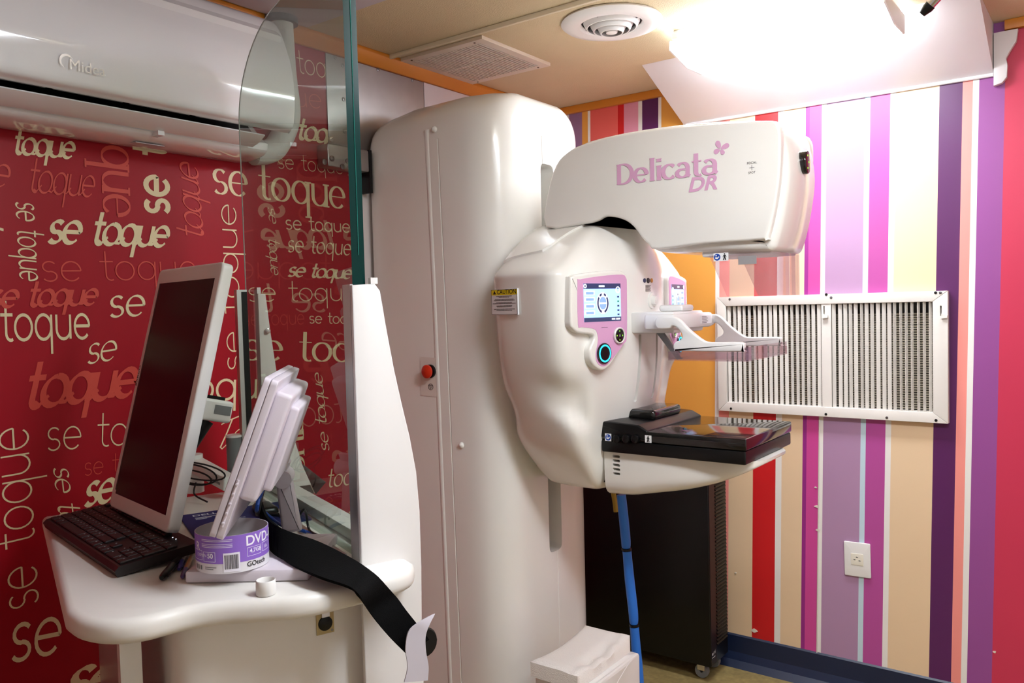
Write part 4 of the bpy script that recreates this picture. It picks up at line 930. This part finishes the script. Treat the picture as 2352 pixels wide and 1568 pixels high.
box('channel_gasket', (ga0+.0121, GB-.024, DZ), (ga0+.0135, GB-.0116, 1.39), M_BLACK, sh, T=AB)
box('sill', (-1.88, GB+.0205, DZ+.0005), (na-.002, GB+.062, DZ+.022), M_WHITE2, sh, T=AB, bev=.003)
box('sill_rail', (-1.88, GB-.035, DZ+.0005), (na-.04, GB-.023, DZ+.009), M_ALU, sh, T=AB)
# --- large diagnostic monitor
Pb, Pf = V(-1.302, .750, .968), V(-1.601, .802, .968)
dx = (Pb-Pf); WM = float(np.linalg.norm(dx)); dx /= WM; nb_ = V(-dx[1], dx[0], 0); th = math.radians(14.3); LM = .482
upv = V(0,0,1)*math.cos(th)+nb_*math.sin(th); bkv = nb_*math.cos(th)-V(0,0,1)*math.sin(th)
M1 = frame(Pf, dx, upv, bkv)
mon = thing('diagnostic_monitor', 'large white portrait medical monitor with black screen tilted over the keyboard', 'monitor', tuple(Pf*.5+Pb*.5))
bz = rc([(0,0),(WM,0),(WM,LM),(0,LM)], .014, 4)
v, f = rext(bz, 0, .022, .004, M1, 3); mk('casing', v, f, M_WHITE2, mon, smooth=True, sharp=50)
v, f = rext(rc([(.04,.08),(WM-.07,.08),(WM-.07,LM-.08),(.04,LM-.08)], .02, 4), .021, .04, .010, M1, 3); mk('rear_housing', v, f, M_WHITE2, mon, smooth=True, sharp=50)
plate('screen', [(.024,.028),(WM-.022,.028),(WM-.022,LM-.03),(.024,LM-.03)], M1, .002, -.0006, mat('black screen', (22, 3, 17), .25, var=0, spec=.18), mon, label='switched-off dark plum screen')
plate('screen_lip', [(.019,.035),(.0235,.035),(.0235,LM-.03),(.019,LM-.03)], M1, .002, -.0008, mat('dark teal lip', (44, 58, 56), .4), mon)
text('logo', 'BARCO', .0125, lambda a, b, d: M1(.0075-b+.005, LM*.50+a, -.0004), mk_b, mon, d=.0)
# --- its support arm
arm = thing('monitor_arm', 'white jointed monitor arm with grey post behind the large monitor', 'monitor arm', tuple(AB(-1.83, .33, DZ)))
hc_ = M1(WM*.72, LM*.46, .052)
box('pivot_head', (WM*.45, LM*.41, .0405), (WM*.78, LM*.495, .105), M_WHITE2, arm, T=M1, bev=.006)
box('pivot_slot', (WM*.7805, LM*.44, .068), (WM*.7825, LM*.475, .1), M_GREYP, arm, T=M1)
box('pivot_cap', (WM*.5, LM*.4955, .05), (WM*.74, LM*.508, .09), M_BLACK, arm, T=M1)
tube('cable_sleeve', cat([M1(WM*.70, LM*.41, .07), M1(WM*.68, LM*.35, .06), M1(WM*.6, LM*.25, .052), M1(WM*.5, LM*.14, .05)], 6), .012, M_BLKC, arm, 10)
pq = on(543, 1100, 0, -1.62)
tube('post', [(pq[0], pq[1], DZ+.0), (pq[0], pq[1], 1.06)], .019, M_GREYP, arm, 20); tube('post_cap', [(pq[0], pq[1], 1.0602), (pq[0], pq[1], 1.065)], .0195, M_WHITE2, arm, 20)
e0 = V(-1.72, 1.062, 1.008); e1 = V(-1.575, 1.062, .975)
dv = (e1-e0)/np.linalg.norm(e1-e0); sv = np.cross(dv, V(0,0,1)); sv /= np.linalg.norm(sv); uv_ = np.cross(sv, dv); ln = float(np.linalg.norm(e1-e0))
lnk = box('lower_link', (0, -.016, -.026), (ln, .016, .006), M_WHITE2, arm, T=frame(e0, dv, sv, uv_), bev=.004)
carve(lnk, [boxv((ln*.62, -.03, -.016), (ln*.9, .03, -.010), frame(e0, dv, sv, uv_))])
tube('link_end', [e0+V(0,0,-.0775), e0+V(0,0,.01)], .022, M_WHITE2, arm, 20)
# --- small monitor on its own stand
A2 = V(-1.058, .672, 1.018); ph, t2 = math.radians(45), math.radians(21)
n2 = V(math.cos(ph), math.sin(ph), 0); w2 = V(-math.sin(ph), math.cos(ph), 0)
u2_ = V(0,0,1)*math.cos(t2)+n2*math.sin(t2); k2 = n2*math.cos(t2)-V(0,0,1)*math.sin(t2)
M2 = frame(A2, w2, u2_, k2); L2, W2 = .246, .28
sm_ = thing('small_monitor', 'small lavender white monitor seen edge-on above the disc label ring', 'monitor', tuple(AB(-1.3, .25, DZ)))
for d0_, d1_ in ((0, .0096), (.0104, .021)):
    v, f = rext(rc([(0,0),(W2,0),(W2,L2),(0,L2)], .008, 3), d0_, d1_, .0015, M2, 3); mk('casing_shell', v, f, M_LAV, sm_, smooth=True, sharp=50)
v, f = rext(rc([(.004,.004),(W2-.004,.004),(W2-.004,L2-.004),(.004,L2-.004)], .006, 3), .009, .011, 0, M2); mk('casing_core', v, f, M_LAV, sm_)
plate('screen', [(.02,.03),(W2-.02,.03),(W2-.02,L2-.02),(.02,L2-.02)], M2, .002, -.0006, mat('black screen', (22, 5, 18), .12, var=0), sm_)
v, f = rext(rc([(.018,.06),(W2-.018,.06),(W2-.018,L2-.016),(.018,L2-.016)], .008, 3), .020, .046, .006, M2, 3); mk('rear_housing', v, f, M_LAV, sm_, smooth=True, sharp=50)
v, f = rext(rc([(.05,.075),(W2-.05,.075),(W2-.05,L2-.035),(.05,L2-.035)], .006, 3), .045, .060, .004, M2, 3); mk('rear_cover', v, f, M_LAV, sm_, smooth=True, sharp=50)
tube('button_strip', [M2(-.0003, .02, .0135), M2(-.0003, .092, .0135)], .0022, M_LAV, sm_, 8)
for k in range(5): disc('button', frame(M2(-.0022, .026+k*.0148, .0135), k2, u2_, -w2), .0022, -.001, .0014, M_LAV, sm_, 10, .0006)
bo_ = on(424, 1342, 2, DZ); bd_ = on(708, 1336, 2, DZ); nb2 = (bd_-bo_); BL = float(np.linalg.norm(nb2)); nb2 /= BL; wb2 = V(-nb2[1], nb2[0], 0)
MBs = frame(bo_, nb2, wb2, (0,0,1))
box('base_plate', (0, .002, .0005), (BL, .20, .0195), M_LAV, sm_, T=MBs, bev=.004)
s0 = on(672, 1220, 2, DZ+.02); s1 = None
st0 = s0-V(0,0,.0002); st1 = hit(652, 1096, s0, FW)
sd = (st1-st0); sl = float(np.linalg.norm(sd)); sd /= sl; sw = n2-sd*(n2@sd); sw /= np.linalg.norm(sw); sn = np.cross(sw, sd)
v, f = rext(rc([(-.017,0),(.017,0),(.014,sl),(-.014,sl)], .003, 2), -.011, .011, .005, frame(st0, sw, sd, sn), 3); mk('stand_strut', v, f, M_LAV, sm_, smooth=True)
tube('stand_hinge', [st1-w2*.022, st1+w2*.03], .016, M_LAV, sm_, 18)
hq = (st1-A2); hu, hv, hd_ = float(hq@w2), float(hq@u2_), float(hq@k2); box('hinge_plate', (hu-.015, hv-.012, min(.0605, hd_-.005)), (hu+.02, hv+.03, max(.0605, hd_)), M_LAV, sm_, T=M2)
# --- disc label ring
rcn = V(-1.112, .748); RR = .0545; rz0, rz1 = DZ+.0205, DZ+.0775
rg = thing('disc_label_ring', 'purple and white paper label ring of a blank disc spindle on the monitor base', 'packaging', (rcn[0], rcn[1], rz0))
thc = math.atan2(-rcn[1], -rcn[0])
def MR(s, y, d=0): a = thc+s/RR; return V(rcn[0]+(RR+d)*math.cos(a), rcn[1]+(RR+d)*math.sin(a), rz0+y)
RH = rz1-rz0
def band(name, y0, y1, m, d=0, s0=-math.pi*RR, s1=math.pi*RR, n=64, parent=None, inner=.0008):
    v = []; f = []; full = abs(s1-s0) > 2*math.pi*RR-1e-6
    for i in range(n+(0 if full else 1)):
        s = s0+(s1-s0)*i/n; v += [MR(s,y0,d), MR(s,y1,d), MR(s,y1,d-inner), MR(s,y0,d-inner)]
    c = n+(0 if full else 1)
    for i in range(n):
        a, b = 4*i, 4*((i+1) % c); f += [(a+j, a+(j+1) % 4, b+(j+1) % 4, b+j) for j in range(4)]
    if not full: f += [(0,1,2,3), (4*n, 4*n+3, 4*n+2, 4*n+1)]
    return mk(name, v, f, m, parent or rg, smooth=True, sharp=50)
M_PUR = mat('purple label print', (140, 102, 196), .35, var=.03); M_LW = mat('label paper white', (222, 218, 222), .4)
band('label_paper', 0, RH, M_LW)
band('purple_band', RH*.27, RH*.999, M_PUR, .0004, inner=.0003)
lw = mat('white label print', (238, 234, 244), .4)
RT_ = lambda s0, y0: (lambda a, b, d: MR(s0+a, y0+b, .0007))
text('label_text', 'DVD-R', .021, RT_(.019, RH*.68), lw, rg, bold=.0004); text('label_text', 'R', .018, RT_(-.066, RH*.60), lw, rg, bold=.0003); text('label_text', '4,7GB', .0085, RT_(.025, RH*.47), lw, rg, bold=.0002)
text('label_text', '50', .010, RT_(-.0395, RH*.42), lw, rg, bold=.0003); text('label_text', '120MIN', .007, RT_(-.064, RH*.44), lw, rg); text('label_text', '16x', .008, RT_(.052, RH*.47), lw, rg)
text('label_text', 'GOtech', .0105, RT_(.02, RH*.11), mk_b, rg, bold=.0001)
def obox(s0, s1, y0, y1):
    e = .0005
    for a in ((s0,s1,y0,y0+e),(s0,s1,y1-e,y1),(s0,s0+e,y0,y1),(s1-e,s1,y0,y1)): band('label_frame', a[2], a[3], lw, .0007, a[0], a[1], 8, inner=.0002)
obox(.021, .046, RH*.38, RH*.62); obox(-.047, -.026, RH*.32, RH*.58); obox(-.075, -.05, RH*.34, RH*.6); obox(.049, .069, RH*.40, RH*.64)
band('barcode_field', RH*.05, RH*.55, lw, .0007, -.014, .010, 10, inner=.0002)
x = -.012
while x < .0075:
    l = random.choice((.0004, .0007, .0011)); band('barcode_bar', RH*.12, RH*.50, mk_b, .0009, x, x+l, 2, inner=.00015); x += l+random.choice((.0004, .0007))
for i, y in enumerate((.9, .86, .78, .74, .70)): band('print_line', RH*y, RH*y+.0007, lw, .0006, -.05, .0, 8, inner=.0002)
for i in range(3): band('print_icon', RH*.08, RH*.2, M_GREYP, .0003, -.07+i*.007, -.066+i*.007, 2, inner=.0002)
band('print_line', RH*.11, RH*.13, M_GREYP, .0003, -.045, -.03, 4, inner=.0002); band('print_line', RH*.16, RH*.18, M_GREYP, .0003, -.045, -.025, 4, inner=.0002)
disc('disc_stack', frame((rcn[0], rcn[1], rz0), (1,0,0), (0,1,0), (0,0,1)), RR-.003, .0005, .014, mat('dark disc stack', (70, 66, 68), .25), rg, 40, .001)
# --- keyboard
kb = thing('keyboard', 'black full-size keyboard lying in front of the large monitor', 'keyboard', tuple(on(250, 1260, 2, DZ)))
KO = V(-1.262, .641, DZ); ka = math.radians(-10.5); dk, pk = V(math.cos(ka), math.sin(ka), 0), V(-math.sin(ka), math.cos(ka), 0); tl = math.radians(5)
KM = frame(KO+V(0,0,.001), dk, pk*math.cos(tl)+V(0,0,1)*math.sin(tl), V(0,0,1)*math.cos(tl)-pk*math.sin(tl))
KL, KW = .435, .132
mkb = mat('black keyboard plastic', (24, 18, 19), .45, var=.1); mkk = mat('keycap black', (34, 24, 26), .5, var=.1); lg = mat('key legend', (170, 170, 176), .5)
v, f = rext([(0,0),(KW,0),(KW,.016),(.004,.016),(-.003,.010)], -KL, 0, 0, lambda a, b, d: KM(d, a, b)); mk('case', v, f, mkb, kb)
box('foot', (-.05, KW-.02, -.011), (-.03, KW-.012, 0), mkb, kb, T=KM); box('foot', (-KL+.03, KW-.02, -.011), (-KL+.05, KW-.012, 0), mkb, kb, T=KM)
U = .0186
def key(x, row, wu=1.0, hu=1.0, yoff=0):
    x0 = -KL+.008+x*U; y0 = .008+row*U+yoff
    kk = rc([(x0+.0009,y0+.0009),(x0+wu*U-.0009,y0+.0009),(x0+wu*U-.0009,y0+hu*U-.0009),(x0+.0009,y0+hu*U-.0009)], .0015, 1)
    v, f = rext(kk, .0155, .0195, .0012, KM, 1); k_ = mk('key', v, f, mkk, kb)
    if wu < 5: plate('legend', [(x0+.003,y0+U*.55),(x0+.0058,y0+U*.55),(x0+.0058,y0+U*.55+.0022),(x0+.003,y0+U*.55+.0022)], KM, .0195, .0197, lg, k_)
rows = [[1.25,1.25,1.25,6.25,1.25,1.25,1.25,1.25],[2.25]+[1]*10+[2.75],[1.75]+[1]*11+[2.25],[1.5]+[1]*12+[1.5],[1]*13+[2]]
for r_, R_ in enumerate(rows):
    x = 0
    for wu in R_: key(x, r_, wu); x += wu
for x in [0]+[2+i for i in range(4)]+[6.5+i for i in range(4)]+[11+i for i in range(4)]: key(x, 5, 1, .8, .006)
for x in (15.25, 16.25, 17.25): key(x, 3); key(x, 4); key(x, 0); key(x, 5, 1, .8, .006)
key(16.25, 1)
for r_ in range(1, 5):
    for c_ in range(3): key(18.5+c_, r_)
key(18.5, 0, 2); key(20.5, 0); key(21.5, 0, 1, 2); key(21.5, 2, 1, 2); key(21.5, 4)
for x in (19.2, 20.0): disc('status_light', frame(KM(-KL+.008+x*U, .008+5.4*U+.006, .0161), dk, pk, (0,0,1)), .0011, 0, .0006, em('led', (235, 240, 255), 1.0), kb, 8, 0)
cbp = cat([KM(-.12, KW, .006), V(-1.33, .80, DZ+.004), V(-1.30, .83, DZ+.004), V(-1.24, .86, DZ+.004)], 6)
tube('keyboard_cable', cbp, .0019, M_BLKC, kb, 8)
# --- mouse pad
c0_ = on(411, 1187, 2, DZ); c1_ = on(446, 1237, 2, DZ); du = (c1_-c0_); pl = float(np.linalg.norm(du)); du /= pl; dv_ = V(-du[1], du[0], 0)
PMt = frame(c0_, du, dv_, (0,0,1))
mp_ = thing('mouse_pad', 'navy blue mouse pad with white printing lying behind the large monitor', 'mouse pad', tuple(PMt(.1, .1, 0)))
plate('pad', rc([(0,0),(pl,0),(pl,.22),(0,.22)], .006, 3), PMt, .0005, .003, mat('navy fabric pad', (26, 32, 98), .7, bump=.1, bscale=900), mp_)
wp = mat('white pad print', (226, 226, 236), .6)
text('logo', 'DELL', .022, lambda a, b, d: PMt(.028-b*.8, .022+a, .0031), wp, mp_, bold=.0004)
for i in range(3): plate('print_line', [(.042+i*.007,.024),(.044+i*.007,.024),(.044+i*.007,.065-i*.01),(.042+i*.007,.065-i*.01)], PMt, .003, .0032, wp, mp_)
text('print_text', 'EXCELLENCE', .009, lambda a, b, d: PMt(.095-b, .06+a, .0031), wp, mp_)
# --- pens, cap
def pen(label, p0, p1, r, mats_, capf, cf=0.0):
    p0 = np.array(p0)+V(0,0,r+.0005); p1 = np.array(p1)+V(0,0,r+.0005); L_ = p1-p0; t_ = thing('pen', label, 'pen', tuple(p0*.5+p1*.5-V(0,0,r)))
    tube('barrel', [p0+L_*.28, p0+L_*.6, p0+L_*.97], [r*.9, r*.9, r*.85], mats_[0], t_, 12)
    tube('cap', [p0, p0+L_*.03, p0+L_*.12, p0+L_*capf], [r*.55, r*.85, r, r], mats_[1], t_, 14)
    tube('end_plug', [p0+L_*.97, p0+L_], [r*.88, r*.7], mats_[2], t_, 10)
    d = np.cross(L_/np.linalg.norm(L_), V(0,0,1)); c_ = p0+L_*.06+d*r*1.1
    tube('clip', [c_, p0+L_*capf+d*r*1.15], r*.22, mats_[1], t_, 6)
cl = mat('clear pen barrel', (190, 184, 190), .2); bi = mat('blue pen plastic', (52, 48, 132), .3); sg_ = mat('smoke pen barrel', (66, 64, 68), .15); am = mat('amber pen barrel', (206, 150, 110), .25)
pen('black capped marker pen with smoky barrel beside the keyboard', on(372,1337,2,DZ), on(424,1276,2,DZ), .0062, (sg_, M_BLACK, M_BLACK), .45)
pen('clear ballpoint pen with blue tip between marker and disc ring', on(411,1314,2,DZ), on(438,1252,2,DZ), .0042, (cl, bi, cl), .28)
pen('amber ballpoint pen with purple tip against the monitor base', on(419,1332,2,DZ), on(446,1272,2,DZ), .0042, (am, mat('purple pen tip', (70, 44, 110), .3), bi), .28)
cp_ = on(606, 1366, 2, DZ)
v, f = lathe([(.0005,.002),(.0118,.002),(.0120,.001),(.0122,.0195),(.0132,.0212),(.0142,.0200),(.0145,.001),(.0138,.0),(.0005,.0)][::1], frame(cp_+V(0,.004,.0006), (1,0,0), (0,1,0), (0,0,1)), 30)
mk('bottle_cap', [p for p in v], f, M_WHITE2, smooth=True, sharp=50, label='small white plastic bottle cap lying open side up on the desk', cat='cap')
# --- black strap with grey end
def ribbon(name, Lp, Rp, th_, m, parent=None, **k):
    Lp, Rp = cat(Lp, 5), cat(Rp, 5); n = len(Lp); v = []; f = []
    for i in range(n):
        a, b = Lp[i], Rp[i]; t_ = (Lp[min(i+1, n-1)]+Rp[min(i+1, n-1)]-Lp[max(i-1, 0)]-Rp[max(i-1, 0)]); nr = np.cross(t_, b-a); nr /= (np.linalg.norm(nr)+1e-9); nr *= th_/2
        v += [a+nr, b+nr, b-nr, a-nr]
        if i: k0 = 4*i; f += [(k0-4+j, k0-4+(j+1) % 4, k0+(j+1) % 4, k0+j) for j in range(4)]
    f += [(0,1,2,3), (4*n-4, 4*n-1, 4*n-2, 4*n-3)]; return mk(name, v, f, m, parent, smooth=True, sharp=50, **k)
stp = thing('strap', 'wide black webbing strap draped over the console edge with a grey velcro end', 'strap', tuple(on(800, 1320, 2, DZ)))
hg = lambda px, py, a=-1.125: hit(px, py, AB(a, 0, 0), EA)
Lp = [on(592,1120,2,1.035), on(604,1165,2,1.02), on(622,1196,2,1.005), on(665,1222,2,.985), on(735,1247,2,.965), on(820,1291,2,.948), on(866,1325,2,.94), hg(905,1365,-1.142), hg(930,1398), hg(957,1432,-1.118), hg(985,1468,-1.115)]
Rp = [on(600,1195,2,.955), on(607,1232,2,.953), on(625,1266,2,.9525), on(668,1296,2,.9525), on(735,1326,2,.951), on(800,1348,2,.939), on(822,1366,2,.936), hg(845,1400,-1.132), hg(872,1436), hg(900,1468,-1.118), hg(932,1500,-1.115)]
ribbon('webbing', Lp, Rp, .004, M_RUBBLK, stp)
v, f = lathe([(.0005,-.004),(.022,-.004),(.024,0),(.022,.004),(.0005,.004)], frame(hg(972, 1475, -1.13), EB, (0,0,1), EA), 20); mk('buckle', v, f, M_BLACK, stp, smooth=True)
ribbon('grey_end', [hg(994,1410,-1.105), hg(962,1428,-1.10), hg(938,1450,-1.10), hg(931,1490,-1.10), hg(936,1530,-1.10), hg(928,1566,-1.10)], [hg(999,1409,-1.105), hg(985,1436,-1.10), hg(977,1462,-1.10), hg(978,1495,-1.10), hg(984,1530,-1.10), hg(982,1562,-1.10)], .002, mat('grey velcro tape', (196, 190, 198), .8), stp, label='light grey velcro end')
# --- cables
t = thing('cable_coil', 'tied loops of thin black cable hanging from the monitor arm', 'cable', tuple(e1))
q0 = e1+V(-.02, -.03, .01)
for k, (rx, rz_) in enumerate(((.062,.018),(.05,.021),(.045,.016))):
    pts = [V(q0[0]-.03-.012*k, q0[1]-.02, q0[2]+.012-.008*k)+RT*rx*math.cos(a)+UP*(rz_*math.sin(a)-.16*rx*math.cos(a)) for a in np.linspace(0, 6.28, 26)]
    tube('loop', pts, .0019, M_BLKC, t, 7)
tube('tail', cat([q0+V(-.02,-.03,-.01), q0+V(-.02,-.035,-.035), q0+V(.02,-.03,-.048)], 6), .0019, M_BLKC, t, 7)
t = thing('network_cable', 'blue network cable running from the small monitor across the desk', 'cable', tuple(on(640, 1200, 2, DZ)))
tube('cable', cat([M2(.10, .062, .04), M2(.10,.03,.045), on(594,1165,2,.985), on(618,1185,2,.965), on(645,1205,2,.957), on(672,1212,2,.957), on(700,1220,2,.94), on(722,1228,2,.937)], 6), .0032, M_BLUEC, t, 9)
box('plug', (.094, .050, .034), (.106, .064, .046), M_BLUEC, t, T=M2)
t = thing('power_cable', 'black power cable and plug behind the small monitor stand', 'cable', tuple(on(600, 1180, 2, DZ)))
tube('cable', cat([M2(.13, .068, .04), M2(.13, .02, .045), on(598,1178,2,.95), on(640,1182,2,.94)], 6), .004, M_BLKC, t, 9)
tube('thin_cable', cat([on(672,1205,2,.945), on(684,1190,2,.965), on(697,1170,2,.985), on(703,1180,2,.97), on(708,1210,2,.945), on(716,1222,2,.94), on(738,1232,2,.94)], 6), .0022, M_BLKC, t, 8)
v, f = rext(rc([(-.035,-.02),(.035,-.02),(.035,.02),(-.035,.02)], .012, 4), DZ+.0005, DZ+.022, .009, frame((on(612,1185,2,DZ)[0]-.01, on(612,1185,2,DZ)[1]+.005, 0), EA, EB, (0,0,1)), 3); mk('adapter', v, f, M_BLACK, t, smooth=True)
